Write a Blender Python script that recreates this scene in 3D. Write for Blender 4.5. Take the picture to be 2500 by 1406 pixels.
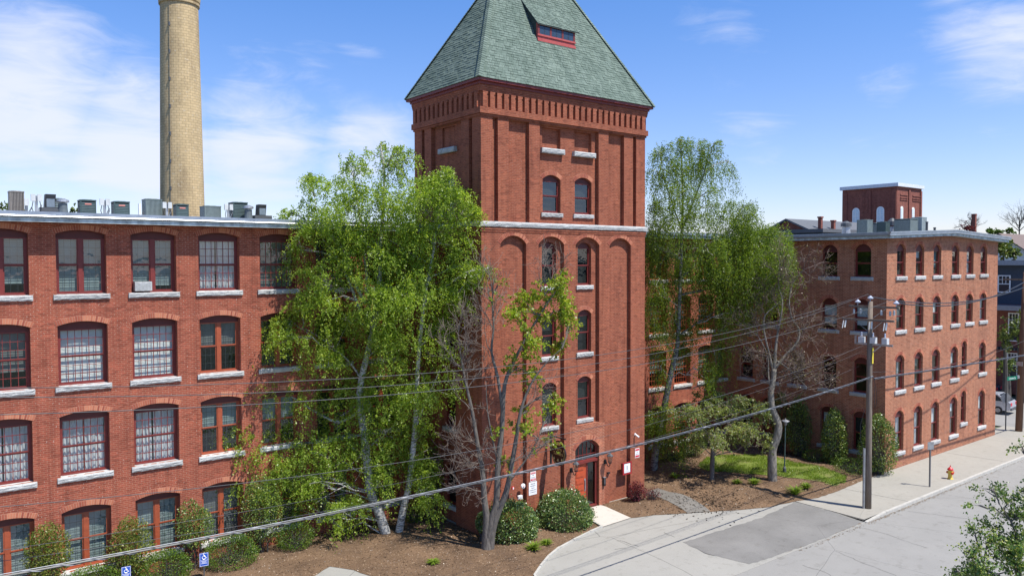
import bpy, math, random
import numpy as np
from mathutils import Vector
from mathutils.geometry import tessellate_polygon

for o in list(bpy.data.objects):
    bpy.data.objects.remove(o, do_unlink=True)
random.seed(7)
RNG = np.random.default_rng(11)
R = math.radians
scene = bpy.context.scene
COL = scene.collection

# ------------------------------------------------------------------ camera
CAM = np.array([-20.516, -28.432, 12.412])
YAW, PITCH, ROLL, FPX = R(38.042), R(-1.859), R(-0.178), 1911.16
cy_, sy_, cp_, sp_ = math.cos(YAW), math.sin(YAW), math.cos(PITCH), math.sin(PITCH)
FW = np.array([sy_*cp_, cy_*cp_, sp_]); RT = np.array([cy_, -sy_, 0.0]); UP = np.cross(RT, FW)
FWH = np.array([sy_, cy_, 0.0])
cr_, sr_ = math.cos(ROLL), math.sin(ROLL)
RT, UP = cr_*RT + sr_*UP, -sr_*RT + cr_*UP
cam_d = bpy.data.cameras.new('camera')
cam = bpy.data.objects.new('camera', cam_d)
COL.objects.link(cam)
cam_d.sensor_width = 36.0
cam_d.lens = 36.0 * FPX / 2500.0
cam_d.clip_start = 0.1
cam_d.clip_end = 6000
from mathutils import Matrix
cam.matrix_world = Matrix(((RT[0], UP[0], -FW[0], CAM[0]), (RT[1], UP[1], -FW[1], CAM[1]),
                           (RT[2], UP[2], -FW[2], CAM[2]), (0, 0, 0, 1)))
scene.camera = cam

# measured points of the photograph (2500 x 1406) turned into places in the world
def ray(px, py): return FW + RT*(px-1250)/FPX - UP*(py-703)/FPX
def on_y(px, py, Y): r = ray(px, py); return CAM + r*(Y-CAM[1])/r[1]
def on_x(px, py, X): r = ray(px, py); return CAM + r*(X-CAM[0])/r[0]
def on_z(px, py, Z=0.0): r = ray(px, py); return CAM + r*(Z-CAM[2])/r[2]
def at(px, py, base, dd=0.0):
    r = ray(px, py); b = np.array([base[0], base[1], 0.0])
    return CAM + r*((((b-CAM)*[1, 1, 0])@FWH + dd)/(r@FWH))
def ppm(base):
    return FPX/((np.array([base[0]-CAM[0], base[1]-CAM[1], 0.0]))@FWH)

# ------------------------------------------------------------------ light and sky
SUN_EL, SUN_AZ = R(61), R(158)          # azimuth from +Y towards +X
sun_to = Vector((math.sin(SUN_AZ)*math.cos(SUN_EL), math.cos(SUN_AZ)*math.cos(SUN_EL), math.sin(SUN_EL)))
sl = bpy.data.lights.new('sun', 'SUN'); sl.energy = 4.8; sl.angle = R(0.53); sl.color = (1.0, 0.955, 0.88)
so = bpy.data.objects.new('sun', sl); COL.objects.link(so)
so.rotation_euler = sun_to.to_track_quat('Z', 'Y').to_euler()
so.location = (0, -30, 60)

world = bpy.data.worlds.new('World'); scene.world = world; world.use_nodes = True
wn, wl = world.node_tree.nodes, world.node_tree.links
wn.clear()
def wnode(t, **kw):
    n = wn.new(t)
    for k, v in kw.items(): setattr(n, k, v)
    return n
sky = wnode('ShaderNodeTexSky', sky_type='NISHITA', sun_disc=False, sun_elevation=SUN_EL, sun_rotation=SUN_AZ,
            altitude=100, air_density=1.0, dust_density=0.35, ozone_density=2.2)
geo = wnode('ShaderNodeTexCoord')
def wmath(op, a, b=None, c=None):
    n = wnode('ShaderNodeMath', operation=op)
    for i, v in enumerate((a, b, c)):
        if v is None: continue
        if isinstance(v, (int, float)): n.inputs[i].default_value = v
        else: wl.new(v, n.inputs[i])
    return n.outputs[0]
# thin high cloud: banks around given directions, broken up by stretched noise
dvec = geo.outputs['Generated']
mp = wnode('ShaderNodeMapping'); mp.inputs['Scale'].default_value = (2.0, 2.0, 8.0); mp.inputs['Rotation'].default_value = (0.10, 0.16, 0.3)
wl.new(dvec, mp.inputs['Vector'])
nz = wnode('ShaderNodeTexNoise'); nz.inputs['Scale'].default_value = 1.6; nz.inputs['Detail'].default_value = 9; nz.inputs['Roughness'].default_value = 0.56; nz.inputs['Distortion'].default_value = 0.5
wl.new(mp.outputs[0], nz.inputs['Vector'])
mp2 = wnode('ShaderNodeMapping'); mp2.inputs['Scale'].default_value = (3.4, 3.4, 13.0); mp2.inputs['Rotation'].default_value = (-0.2, 0.25, 1.1)
wl.new(dvec, mp2.inputs['Vector'])
nz2 = wnode('ShaderNodeTexNoise'); nz2.inputs['Scale'].default_value = 2.6; nz2.inputs['Detail'].default_value = 10; nz2.inputs['Roughness'].default_value = 0.62; nz2.inputs['Distortion'].default_value = 0.9
wl.new(mp2.outputs[0], nz2.inputs['Vector'])
bank = None
for px, py, rad, wt in ((60, 230, 0.17, 1.0), (330, 330, 0.16, 0.95), (640, 330, 0.15, 0.85), (900, 390, 0.13, 0.8), (180, 480, 0.2, 0.55),
                        (600, 480, 0.2, 0.55), (1790, 110, 0.10, 0.52), (1700, 60, 0.06, 0.42), (2180, 205, 0.07, 0.62), (2450, 130, 0.13, 0.78), (2380, 40, 0.09, 0.62), (1850, 330, 0.10, 0.45), (2150, 330, 0.10, 0.42), (880, 120, 0.07, 0.5), (760, 200, 0.09, 0.6),
                        (-500, 250, 0.3, 0.9), (3000, 250, 0.25, 0.6), (-1200, 0, 0.4, 0.8), (1250, -700, 0.3, 0.5), (3900, -100, 0.4, 0.7)):
    dd = ray(px, py); dd = dd/np.linalg.norm(dd)
    vm = wnode('ShaderNodeVectorMath', operation='DISTANCE'); wl.new(dvec, vm.inputs[0]); vm.inputs[1].default_value = dd
    mr = wnode('ShaderNodeMapRange', interpolation_type='SMOOTHSTEP'); wl.new(vm.outputs['Value'], mr.inputs[0])
    mr.inputs[1].default_value = 0.0; mr.inputs[2].default_value = rad*1.25; mr.inputs[3].default_value = wt; mr.inputs[4].default_value = 0.0
    bank = mr.outputs[0] if bank is None else wmath('MAXIMUM', bank, mr.outputs[0])
dens = wmath('ADD', wmath('MULTIPLY', nz.outputs[0], 0.75), wmath('MULTIPLY', nz2.outputs[0], 0.45))
thr = wmath('SUBTRACT', 0.86, wmath('MULTIPLY', bank, 0.66))
cl = wnode('ShaderNodeMapRange', interpolation_type='SMOOTHSTEP')
wl.new(wmath('SUBTRACT', dens, thr), cl.inputs[0]); cl.inputs[1].default_value = 0.0; cl.inputs[2].default_value = 0.42; cl.inputs[3].default_value = 0.0; cl.inputs[4].default_value = 0.88
# blue of the clear sky
tint = wnode('ShaderNodeMix', data_type='RGBA', blend_type='MULTIPLY'); tint.inputs[0].default_value = 1.0
sep = wnode('ShaderNodeSeparateXYZ'); wl.new(dvec, sep.inputs[0])
trp = wnode('ShaderNodeValToRGB'); wl.new(sep.outputs[2], trp.inputs[0])
el_ = trp.color_ramp.elements; el_[0].position = 0.02; el_[0].color = (0.96, 0.89, 1.06, 1); el_[1].position = 0.36; el_[1].color = (0.50, 0.80, 1.19, 1)
e2_ = el_.new(0.16); e2_.color = (0.76, 0.83, 1.09, 1)
wl.new(sky.outputs[0], tint.inputs[6]); wl.new(trp.outputs[0], tint.inputs[7])
mixc = wnode('ShaderNodeMix', data_type='RGBA'); wl.new(cl.outputs[0], mixc.inputs[0])
wl.new(tint.outputs[2], mixc.inputs[6]); mixc.inputs[7].default_value = (5.2, 5.45, 6.4, 1)
bg = wnode('ShaderNodeBackground'); bg.inputs[1].default_value = 0.112
wl.new(mixc.outputs[2], bg.inputs[0])
wo = wnode('ShaderNodeOutputWorld'); wl.new(bg.outputs[0], wo.inputs[0])

scene.view_settings.view_transform = 'Standard'
scene.view_settings.look = 'None'
scene.view_settings.gamma = 1.0
scene.view_settings.exposure = 0.6
scene.view_settings.use_curve_mapping = False
scene.render.engine = 'CYCLES'
scene.cycles.transparent_max_bounces = 12
scene.cycles.max_bounces = 7

# ------------------------------------------------------------------ mesh helpers
class MB:
    def __init__(s): s.v = []; s.f = []; s.m = []
    def add(s, vs, fs, mi=0):
        b = len(s.v); s.v.extend([tuple(map(float, p)) for p in vs])
        for f in fs: s.f.append([b+i for i in f]); s.m.append(mi)
        return s
    def quad(s, a, b, c, d, mi=0): return s.add((a, b, c, d), ((0, 1, 2, 3),), mi)
    def box(s, x0, x1, y0, y1, z0, z1, mi=0):
        return s.add(((x0, y0, z0), (x1, y0, z0), (x1, y1, z0), (x0, y1, z0), (x0, y0, z1), (x1, y0, z1), (x1, y1, z1), (x0, y1, z1)),
                     ((0, 3, 2, 1), (4, 5, 6, 7), (0, 1, 5, 4), (1, 2, 6, 5), (2, 3, 7, 6), (3, 0, 4, 7)), mi)
    def tube(s, pts, rad, n=6, mi=0, cap=True):
        pts = [np.array(p, float) for p in pts]
        if not hasattr(rad, '__len__'): rad = [rad]*len(pts)
        b = len(s.v)
        prev = None
        for i, p in enumerate(pts):
            t = pts[min(i+1, len(pts)-1)] - pts[max(i-1, 0)]
            L = np.linalg.norm(t); t = t/L if L > 1e-9 else np.array([0, 0, 1.0])
            if prev is None:
                a = np.cross(t, [0, 0, 1.0] if abs(t[2]) < 0.9 else [1.0, 0, 0])
            else:
                a = prev - t*(prev@t)
            a /= max(np.linalg.norm(a), 1e-9); prev = a; c = np.cross(t, a)
            for k in range(n):
                an = 2*math.pi*k/n
                s.v.append(tuple(p + rad[i]*(math.cos(an)*a + math.sin(an)*c)))
        for i in range(len(pts)-1):
            for k in range(n):
                k2 = (k+1) % n
                s.f.append([b+i*n+k, b+i*n+k2, b+(i+1)*n+k2, b+(i+1)*n+k]); s.m.append(mi)
        if cap:
            s.f.append([b+k for k in range(n)][::-1]); s.m.append(mi)
            s.f.append([b+(len(pts)-1)*n+k for k in range(n)]); s.m.append(mi)
        return s
    def lathe(s, prof, c=(0, 0, 0), n=12, mi=0):
        b = len(s.v)
        for r, z in prof:
            for k in range(n):
                an = 2*math.pi*k/n
                s.v.append((c[0]+r*math.cos(an), c[1]+r*math.sin(an), c[2]+z))
        for i in range(len(prof)-1):
            for k in range(n):
                k2 = (k+1) % n
                s.f.append([b+i*n+k, b+i*n+k2, b+(i+1)*n+k2, b+(i+1)*n+k]); s.m.append(mi)
        s.f.append([b+k for k in range(n)][::-1]); s.m.append(mi)
        s.f.append([b+(len(prof)-1)*n+k for k in range(n)]); s.m.append(mi)
        return s
    def prism(s, poly, y0, y1, mi=0):            # polygon in x,z extruded along y
        n = len(poly); b = len(s.v)
        tris = tessellate_polygon([[Vector((p[0], p[1], 0)) for p in poly]])
        s.v.extend([(p[0], y0, p[1]) for p in poly] + [(p[0], y1, p[1]) for p in poly])
        for t in tris:
            s.f.append([b+i for i in t]); s.f.append([b+n+i for i in t][::-1]); s.m += [mi, mi]
        for i in range(n):
            j = (i+1) % n
            s.f.append([b+i, b+j, b+n+j, b+n+i]); s.m.append(mi)
        return s
    def wall(s, outer, holes, y=0.0, depth=0.1, mi=0):   # x,z plane at y with openings, reveals going to y+depth
        loops = [outer] + [h for h in holes]
        flat = [p for l in loops for p in l]
        tris = tessellate_polygon([[Vector((p[0], p[1], 0)) for p in l] for l in loops])
        b = len(s.v); s.v.extend([(p[0], y, p[1]) for p in flat])
        for t in tris: s.f.append([b+i for i in t]); s.m.append(mi)
        for hi, h in enumerate(holes):
            d = depth[hi] if hasattr(depth, '__len__') else depth
            for i in range(len(h)):
                p, q = h[i], h[(i+1) % len(h)]
                s.quad((p[0], y, p[1]), (q[0], y, q[1]), (q[0], y+d, q[1]), (p[0], y+d, p[1]), mi)
        return s
    def mesh(s, name, mats, smooth=False):
        me = bpy.data.meshes.new(name); me.from_pydata(s.v, [], s.f)
        for m in (mats if isinstance(mats, (list, tuple)) else [mats]): me.materials.append(m)
        if any(s.m): me.polygons.foreach_set('material_index', s.m)
        if smooth: me.polygons.foreach_set('use_smooth', [True]*len(me.polygons))
        me.update(); return me
    def build(s, name, mats, parent=None, loc=(0, 0, 0), rz=0.0, smooth=False):
        return link(name, s.mesh(name, mats, smooth), parent, loc, rz)

def link(name, me, parent=None, loc=(0, 0, 0), rz=0.0):
    o = bpy.data.objects.new(name, me); COL.objects.link(o)
    o.location = loc; o.rotation_euler = (0, 0, rz)
    if parent is not None: o.parent = parent
    return o
def tag(o, label=None, cat=None, group=None, kind=None):
    if label: o['label'] = label
    if cat: o['category'] = cat
    if group: o['group'] = group
    if kind: o['kind'] = kind
    return o
def thing(name, label, cat, loc=(0, 0, 0), rz=0.0, group=None):
    o = bpy.data.objects.new(name, None); COL.objects.link(o); o.empty_display_size = 0.2
    o.location = loc; o.rotation_euler = (0, 0, rz)
    return tag(o, label, cat, group)
def copy_tree(o, parent=None):
    c = o.copy(); COL.objects.link(c); c.parent = parent
    for ch in list(o.children): copy_tree(ch, c)
    return c
def arch(u0, u1, v0, vs, vc, n=8):
    """opening outline, flat foot, segmental head"""
    pts = [(u0, v0), (u1, v0)]
    if vc - vs < 1e-4: return pts + [(u1, vs), (u0, vs)]
    w = (u1-u0)/2; h = vc-vs; rad = (w*w+h*h)/(2*h); cz = vc-rad; cx = (u0+u1)/2
    a0 = math.asin(min(1, w/rad))
    for i in range(n+1):
        a = a0 - 2*a0*i/n
        pts.append((cx+rad*math.sin(a), cz+rad*math.cos(a)))
    return pts
def rect(u0, u1, v0, v1): return [(u0, v0), (u1, v0), (u1, v1), (u0, v1)]

# ------------------------------------------------------------------ materials
MATS = {}
class Mat:
    def __init__(s, name):
        m = bpy.data.materials.new(name); m.use_nodes = True; s.m = m
        s.n, s.l = m.node_tree.nodes, m.node_tree.links
        s.p = s.n['Principled BSDF']; s.out = s.n['Material Output']
        MATS[name] = m
    def node(s, t, ins=None, **kw):
        n = s.n.new(t)
        for k, v in kw.items(): setattr(n, k, v)
        for k, v in (ins or {}).items():
            if hasattr(v, 'links'): s.l.new(v, n.inputs[k])
            else: n.inputs[k].default_value = v
        return n
    def set(s, **kw):
        for k, v in kw.items():
            k = k.replace('_', ' ')
            i = s.p.inputs[k]
            if hasattr(v, 'links'): s.l.new(v, i)
            else: i.default_value = v
        return s
    def pos(s): return s.node('ShaderNodeNewGeometry').outputs['Position']
    def noise(s, scale, detail=4, rough=0.55, vec=None, dist=0.0):
        n = s.node('ShaderNodeTexNoise', {'Scale': scale, 'Detail': detail, 'Roughness': rough, 'Distortion': dist})
        s.l.new(vec if vec is not None else s.pos(), n.inputs['Vector']); return n.outputs[0]
    def ramp(s, fac, stops):
        n = s.node('ShaderNodeValToRGB', {0: fac}); e = n.color_ramp.elements
        while len(e) < len(stops): e.new(0.5)
        for i, (p, c) in enumerate(stops):
            e[i].position = p; e[i].color = c if len(c) == 4 else (*c, 1)
        return n.outputs[0]
    def mix(s, fac, a, b, blend='MIX'):
        n = s.node('ShaderNodeMix', data_type='RGBA', blend_type=blend)
        for i, v in ((0, fac), (6, a), (7, b)):
            if hasattr(v, 'links'): s.l.new(v, n.inputs[i])
            else: n.inputs[i].default_value = v if i == 0 else ((*v, 1) if len(v) == 3 else v)
        return n.outputs[2]
    def math(s, op, a, b=0.0):
        n = s.node('ShaderNodeMath', operation=op)
        for i, v in ((0, a), (1, b)):
            if hasattr(v, 'links'): s.l.new(v, n.inputs[i])
            else: n.inputs[i].default_value = v
        return n.outputs[0]
    def bump(s, h, strength=0.3, dist=0.01):
        n = s.node('ShaderNodeBump', {'Height': h, 'Strength': strength, 'Distance': dist}); s.l.new(n.outputs[0], s.p.inputs['Normal'])
    def island(s): return s.node('ShaderNodeNewGeometry').outputs['Random Per Island']

def plain(name, col, rough=0.6, metal=0.0, var=0.12, scale=6.0, bump=0.0):
    m = Mat(name); n = m.noise(scale, 5)
    d = tuple(c*(1-var) for c in col); b = tuple(min(1, c*(1+var)) for c in col)
    m.set(Base_Color=m.ramp(n, ((0.3, d), (0.7, b))), Roughness=rough, Metallic=metal)
    if bump: m.bump(m.noise(scale*5, 4), bump, 0.01)
    return m.m

def wall_uv(m):
    g = m.node('ShaderNodeNewGeometry')
    sp = m.node('ShaderNodeSeparateXYZ', {0: g.outputs['Position']}); sn = m.node('ShaderNodeSeparateXYZ', {0: g.outputs['True Normal']})
    k = m.math('GREATER_THAN', m.math('ABSOLUTE', sn.outputs[0]), 0.6)
    u = m.math('ADD', m.math('MULTIPLY', sp.outputs[0], m.math('SUBTRACT', 1.0, k)), m.math('MULTIPLY', sp.outputs[1], k))
    return m.node('ShaderNodeCombineXYZ', {0: u, 1: sp.outputs[2], 2: 0.0}).outputs[0], sp

def brick(name, c1, c2, mortar, msize=0.011, fleck=0.35, w=0.215, h=0.0735, fleckcol=(0.55, 0.47, 0.40)):
    m = Mat(name); uv, sp = wall_uv(m)
    bt = m.node('ShaderNodeTexBrick', {'Vector': uv, 'Scale': 1.0, 'Mortar Size': msize, 'Mortar Smooth': 0.25, 'Bias': 0.1, 'Brick Width': w, 'Row Height': h,
                                       'Color1': (*c1, 1), 'Color2': (*c2, 1), 'Mortar': (*mortar, 1)})
    bt.offset = 0.5
    big = m.noise(0.55, 6, 0.62)
    col = m.mix(1.0, bt.outputs[0], m.ramp(big, ((0.25, (0.80, 0.78, 0.80)), (0.5, (1, 1, 1)), (0.75, (1.12, 1.10, 1.04)))), 'MULTIPLY')
    # rain streaks and soot
    stv = m.node('ShaderNodeMapping', {'Vector': uv, 'Scale': (2.4, .16, 1)}).outputs[0]
    col = m.mix(1.0, col, m.ramp(m.noise(1.5, 6, .62, stv), ((0.30, (.70, .68, .70)), (0.48, (.98, .98, .98)), (0.74, (1.12, 1.14, 1.17)))), 'MULTIPLY')
    # individual burnt and pale bricks
    vor = m.node('ShaderNodeTexVoronoi', {'Vector': m.node('ShaderNodeMapping', {'Vector': uv, 'Scale': (4.65, 13.6, 1)}).outputs[0], 'Scale': 1.0, 'Randomness': 0.85})
    vs = m.node('ShaderNodeSeparateColor', {0: vor.outputs['Color']})
    col = m.mix(m.math('MULTIPLY', m.math('GREATER_THAN', vs.outputs[0], 0.86), 0.32), col, tuple(c*0.42 for c in c1))
    col = m.mix(m.math('MULTIPLY', m.math('GREATER_THAN', vs.outputs[1], 0.88), 0.22), col, tuple(min(1, c*1.8) for c in c2))
    # lime flecks left in the joints
    fl = m.math('MULTIPLY', m.math('GREATER_THAN', m.noise(13.0, 3, 0.7), 0.60), m.math('GREATER_THAN', m.noise(1.1, 3, 0.6), 0.48))
    fl = m.math('MULTIPLY', m.math('MULTIPLY', fl, bt.outputs['Fac']), fleck*2.0)
    col = m.mix(m.math('MINIMUM', fl, 1.0), col, fleckcol)
    m.set(Base_Color=col, Roughness=0.88, Specular_IOR_Level=0.25)
    hgt = m.math('ADD', m.math('MULTIPLY', bt.outputs['Fac'], -1.0), m.math('MULTIPLY', m.noise(40, 4), 0.35))
    m.bump(hgt, 0.55, 0.008)
    return m.m

BRICK = brick('mill_brick', (0.227, 0.053, 0.032), (0.287, 0.073, 0.042), (0.334, 0.147, 0.093), fleck=0.28, h=0.077)
BRICK_T = brick('tower_brick', (0.228, 0.062, 0.034), (0.283, 0.083, 0.043), (0.304, 0.126, 0.078), fleck=0.08, h=0.077)
BRICK_W = brick('wing_brick', (0.268, 0.087, 0.047), (0.339, 0.124, 0.065), (0.440, 0.258, 0.168), fleck=0.12, h=0.08, msize=0.012)
BRICK_P = brick('patched_brick', (0.265, 0.074, 0.042), (0.340, 0.104, 0.057), (0.42, 0.225, 0.145), msize=0.012, fleck=0.1, h=0.077)
BRICK_F = brick('far_brick', (0.21, 0.066, 0.048), (0.25, 0.082, 0.058), (0.21, 0.10, 0.08), fleck=0.1)

MORTAR = plain('lime_mortar', (0.50, 0.27, 0.18), 0.9, var=0.15, scale=11)
def m_arch():
    m = Mat('arch_brick'); r = m.island()
    m.set(Base_Color=m.ramp(r, ((0.1, (0.27, 0.066, 0.038)), (0.5, (0.37, 0.115, 0.062)), (0.9, (0.45, 0.165, 0.09)))), Roughness=0.9); m.bump(m.noise(40, 4), 0.4, 0.01); return m.m
def m_granite():
    m = Mat('rough_granite'); n = m.noise(26, 6, 0.7); n2 = m.noise(3.5, 4)
    c = m.ramp(n, ((0.3, (0.22, 0.225, 0.225)), (0.5, (0.42, 0.42, 0.41)), (0.72, (0.58, 0.58, 0.56))))
    oi = m.node('ShaderNodeObjectInfo'); c = m.mix(1.0, c, m.ramp(oi.outputs['Random'], ((0.0, (.74, .74, .73)), (0.5, (.95, .95, .95)), (1.0, (1.10, 1.10, 1.08)))), 'MULTIPLY')
    m.set(Base_Color=m.mix(0.35, c, m.ramp(n2, ((0.35, (0.34, 0.345, 0.34)), (0.65, (0.58, 0.58, 0.56))))), Roughness=0.85)
    m.bump(m.noise(18, 6, 0.7), 0.9, 0.03); return m.m
GRANITE = m_granite(); BRICK_A = m_arch()
RED = plain('oxblood_paint', (0.165, 0.024, 0.019), 0.5, var=0.15)
RED2 = plain('brick_red_paint', (0.30, 0.066, 0.026), 0.5, var=0.15)
DOORRED = plain('red_oxide_door_paint', (0.39, 0.066, 0.024), 0.42, var=0.1)
MUNT = plain('dark_glazing_bar', (0.03, 0.035, 0.04), 0.5)
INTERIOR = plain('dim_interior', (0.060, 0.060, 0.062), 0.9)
METAL = plain('grey_galvanised_trim', (0.40, 0.43, 0.47), 0.36, 0.75, var=0.18, scale=2.0)
TRIM = plain('weathered_blue_grey_trim', (0.40, 0.45, 0.45), 0.65, var=0.45, scale=3.5)
ROOFM = plain('grey_roof_membrane', (0.30, 0.30, 0.30), 0.85)
BLACK = plain('black_metal', (0.012, 0.013, 0.015), 0.45)
DKGREY = plain('dark_grey_metal', (0.07, 0.075, 0.08), 0.5)
GALV = plain('galvanised_steel', (0.36, 0.37, 0.38), 0.42, 0.6, var=0.2)
WHITE = plain('white_paint', (0.80, 0.80, 0.78), 0.5, var=0.05)
CABLE = plain('weathered_cable', (0.05, 0.052, 0.056), 0.65, var=0.1)
CABLE2 = plain('black_insulated_cable', (0.02, 0.022, 0.024), 0.45)

def m_glass(name, tint, refl):
    m = Mat(name); m.n.remove(m.p)
    tr = m.node('ShaderNodeBsdfTransparent', {0: (*tint, 1)}); gl = m.node('ShaderNodeBsdfGlossy', {0: (0.9, 0.95, 1, 1), 'Roughness': 0.02})
    bp_ = m.node('ShaderNodeBump', {'Height': m.noise(2.2, 2), 'Strength': 0.10, 'Distance': 0.05}); m.l.new(bp_.outputs[0], gl.inputs['Normal'])
    lw_ = m.node('ShaderNodeLayerWeight', {0: 0.5}); k = m.math('ADD', m.math('MULTIPLY', m.math('POWER', lw_.outputs['Facing'], 3.5), refl*0.75), 0.08)
    mx = m.node('ShaderNodeMixShader', {0: k, 1: tr.outputs[0], 2: gl.outputs[0]})
    m.l.new(mx.outputs[0], m.out.inputs[0]); return m.m
GLASS = m_glass('window_glass', (0.90, 0.94, 0.93), 1.3)
SCREEN = m_glass('insect_screen_glass', (0.42, 0.45, 0.46), 0.9)

def m_cloth(name, c, tr=0.35):
    m = Mat(name); m.n.remove(m.p)
    n = m.noise(8, 3); col = m.ramp(n, ((0.3, tuple(x*0.92 for x in c)), (0.7, c)))
    d = m.node('ShaderNodeBsdfDiffuse', {0: col}); t = m.node('ShaderNodeBsdfTranslucent', {0: col})
    mx = m.node('ShaderNodeMixShader', {0: tr, 1: d.outputs[0], 2: t.outputs[0]}); m.l.new(mx.outputs[0], m.out.inputs[0]); return m.m
CURTAIN = m_cloth('white_curtain_cloth', (0.86, 0.87, 0.89))
BLINDW = m_cloth('white_blind_slats', (0.78, 0.79, 0.78), 0.15)
BLINDG = m_cloth('grey_roller_blind', (0.23, 0.285, 0.285), 0.1)
BLINDD = m_cloth('dark_grey_blind', (0.15, 0.16, 0.16), 0.1)

def leafmat(name, cols, trans=0.55, gloss=0.35):
    m = Mat(name); m.n.remove(m.p)
    r = m.island(); k = len(cols)
    col = m.ramp(r, [((i+0.5)/k, c) for i, c in enumerate(cols)])
    col = m.mix(1.0, col, m.ramp(m.noise(1.1, 3, .6), ((.32, (.68, .72, .80)), (.5, (1, 1, 1)), (.68, (1.20, 1.14, 1.0)))), 'MULTIPLY')
    pr = m.node('ShaderNodeBsdfPrincipled', {'Base Color': col, 'Roughness': 0.36, 'Specular IOR Level': gloss})
    t = m.node('ShaderNodeBsdfTranslucent', {0: m.mix(1.0, col, (1.5, 1.45, 0.7), 'MULTIPLY')})
    mx = m.node('ShaderNodeMixShader', {0: trans, 1: pr.outputs[0], 2: t.outputs[0]}); m.l.new(mx.outputs[0], m.out.inputs[0]); return m.m
LF_BIRCH = leafmat('birch_leaf', ((0.144, 0.238, 0.026), (0.221, 0.333, 0.038), (0.301, 0.420, 0.053), (0.358, 0.442, 0.087)))
LF_WEEP = leafmat('weeping_birch_leaf', ((0.092, 0.154, 0.023), (0.151, 0.226, 0.029), (0.214, 0.289, 0.039)))
LF_MAPLE = leafmat('maple_leaf', ((0.152, 0.240, 0.020), (0.223, 0.330, 0.026), (0.294, 0.383, 0.046), (0.340, 0.340, 0.083)))
LF_CHERRY = leafmat('cherry_leaf', ((0.154, 0.209, 0.068), (0.226, 0.292, 0.095), (0.289, 0.338, 0.144), (0.236, 0.218, 0.152)))
LF_RHODO = leafmat('rhododendron_leaf', ((0.037, 0.083, 0.022), (0.074, 0.143, 0.032), (0.127, 0.203, 0.044), (0.226, 0.277, 0.083)), 0.2, 0.7)
LF_YEW = leafmat('yew_needles', ((0.039, 0.082, 0.014), (0.082, 0.152, 0.018), (0.146, 0.225, 0.022)), 0.25)
LF_BOX = leafmat('holly_leaf', ((0.060, 0.105, 0.016), (0.115, 0.165, 0.024), (0.180, 0.220, 0.036), (0.230, 0.225, 0.060)), 0.35)
LF_EUO = leafmat('euonymus_leaf', ((0.040, 0.088, 0.020), (0.083, 0.146, 0.028), (0.143, 0.210, 0.036), (0.226, 0.263, 0.055)), 0.25, 0.5)
LF_RED = leafmat('red_maple_leaf', ((0.072, 0.012, 0.017), (0.126, 0.022, 0.029), (0.180, 0.041, 0.046)), 0.35)
LF_NEAR = leafmat('crabapple_leaf', ((0.061, 0.126, 0.041), (0.108, 0.188, 0.047), (0.184, 0.273, 0.053), (0.302, 0.335, 0.109)), 0.3)
LF_FAR = leafmat('far_leaf', ((0.072, 0.114, 0.024), (0.114, 0.162, 0.034), (0.162, 0.192, 0.043)), 0.3)
LF_BUD = leafmat('bronze_bud', ((0.085, 0.062, 0.030), (0.120, 0.095, 0.030), (0.145, 0.130, 0.035)), 0.3)
LF_GRASS = leafmat('grass_blade', ((0.121, 0.193, 0.023), (0.170, 0.262, 0.030), (0.231, 0.307, 0.044)), 0.35)

def bark(name, a, b, scale=(6, 6, 1.2), birch=False):
    m = Mat(name); v = m.node('ShaderNodeMapping', {'Vector': m.pos(), 'Scale': scale}).outputs[0]
    n = m.noise(2.2, 6, 0.65, v)
    m.set(Base_Color=m.ramp(n, ((0.40 if birch else 0.3, a), (0.55 if birch else 0.7, b))), Roughness=0.9); m.bump(n, 0.6, 0.03); return m.m
BARK_B = bark('white_birch_bark', (0.085, 0.08, 0.075), (0.46, 0.45, 0.42), (2.0, 2.0, 9), True)
BARK_G = bark('grey_maple_bark', (0.055, 0.048, 0.042), (0.17, 0.15, 0.13), (7, 7, 1.6))
BARK_T = bark('pale_twig_bark', (0.10, 0.076, 0.062), (0.20, 0.160, 0.132))
BARK_P = bark('pinkish_twig_bark', (0.088, 0.062, 0.050), (0.160, 0.120, 0.100))
BARK_D = bark('dark_bark', (0.035, 0.032, 0.03), (0.10, 0.09, 0.08))

# ------------------------------------------------------------------ windows (local: x along wall, y inward, z up from sill)
CACHE = {}
def cached(key, fn):
    if key not in CACHE: CACHE[key] = fn()
    return CACHE[key]
def rough_block(x0, x1, y0, y1, z0, z1, seed, nx=20, nz=4):
    rs = random.Random(seed); b = MB(); g = []
    for j in range(nz+1):
        row = []
        for i in range(nx+1):
            e = (i in (0, nx)) or (j in (0, nz))
            wv = .5+.5*math.sin(i*1.1+seed)*math.sin(j*1.7+i*.35+seed*2)
            row.append((x0+(x1-x0)*i/nx, y0+(0.012 if e else -0.018*wv+rs.uniform(-0.006, 0.006)-.010*(j > nz/2)), z0+(z1-z0)*j/nz+(rs.uniform(-0.010, 0.006) if j == 0 else rs.uniform(-.004, .004))))
        g.append(row)
    for j in range(nz):
        for i in range(nx): b.quad(g[j][i], g[j][i+1], g[j+1][i+1], g[j+1][i])
    for i in range(nx):
        p, q = g[nz][i], g[nz][i+1]; b.quad(p, q, (q[0], y1, z1+.01), (p[0], y1, z1+.01))
        p, q = g[0][i], g[0][i+1]; b.quad(q, p, (p[0], y1, z0), (q[0], y1, z0))
    for j in range(nz):
        p, q = g[j][0], g[j+1][0]; b.quad(q, p, (x0, y1, p[2]), (x0, y1, q[2]))
        p, q = g[j][nx], g[j+1][nx]; b.quad(p, q, (x1, y1, q[2]), (x1, y1, p[2]))
    return b
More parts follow.
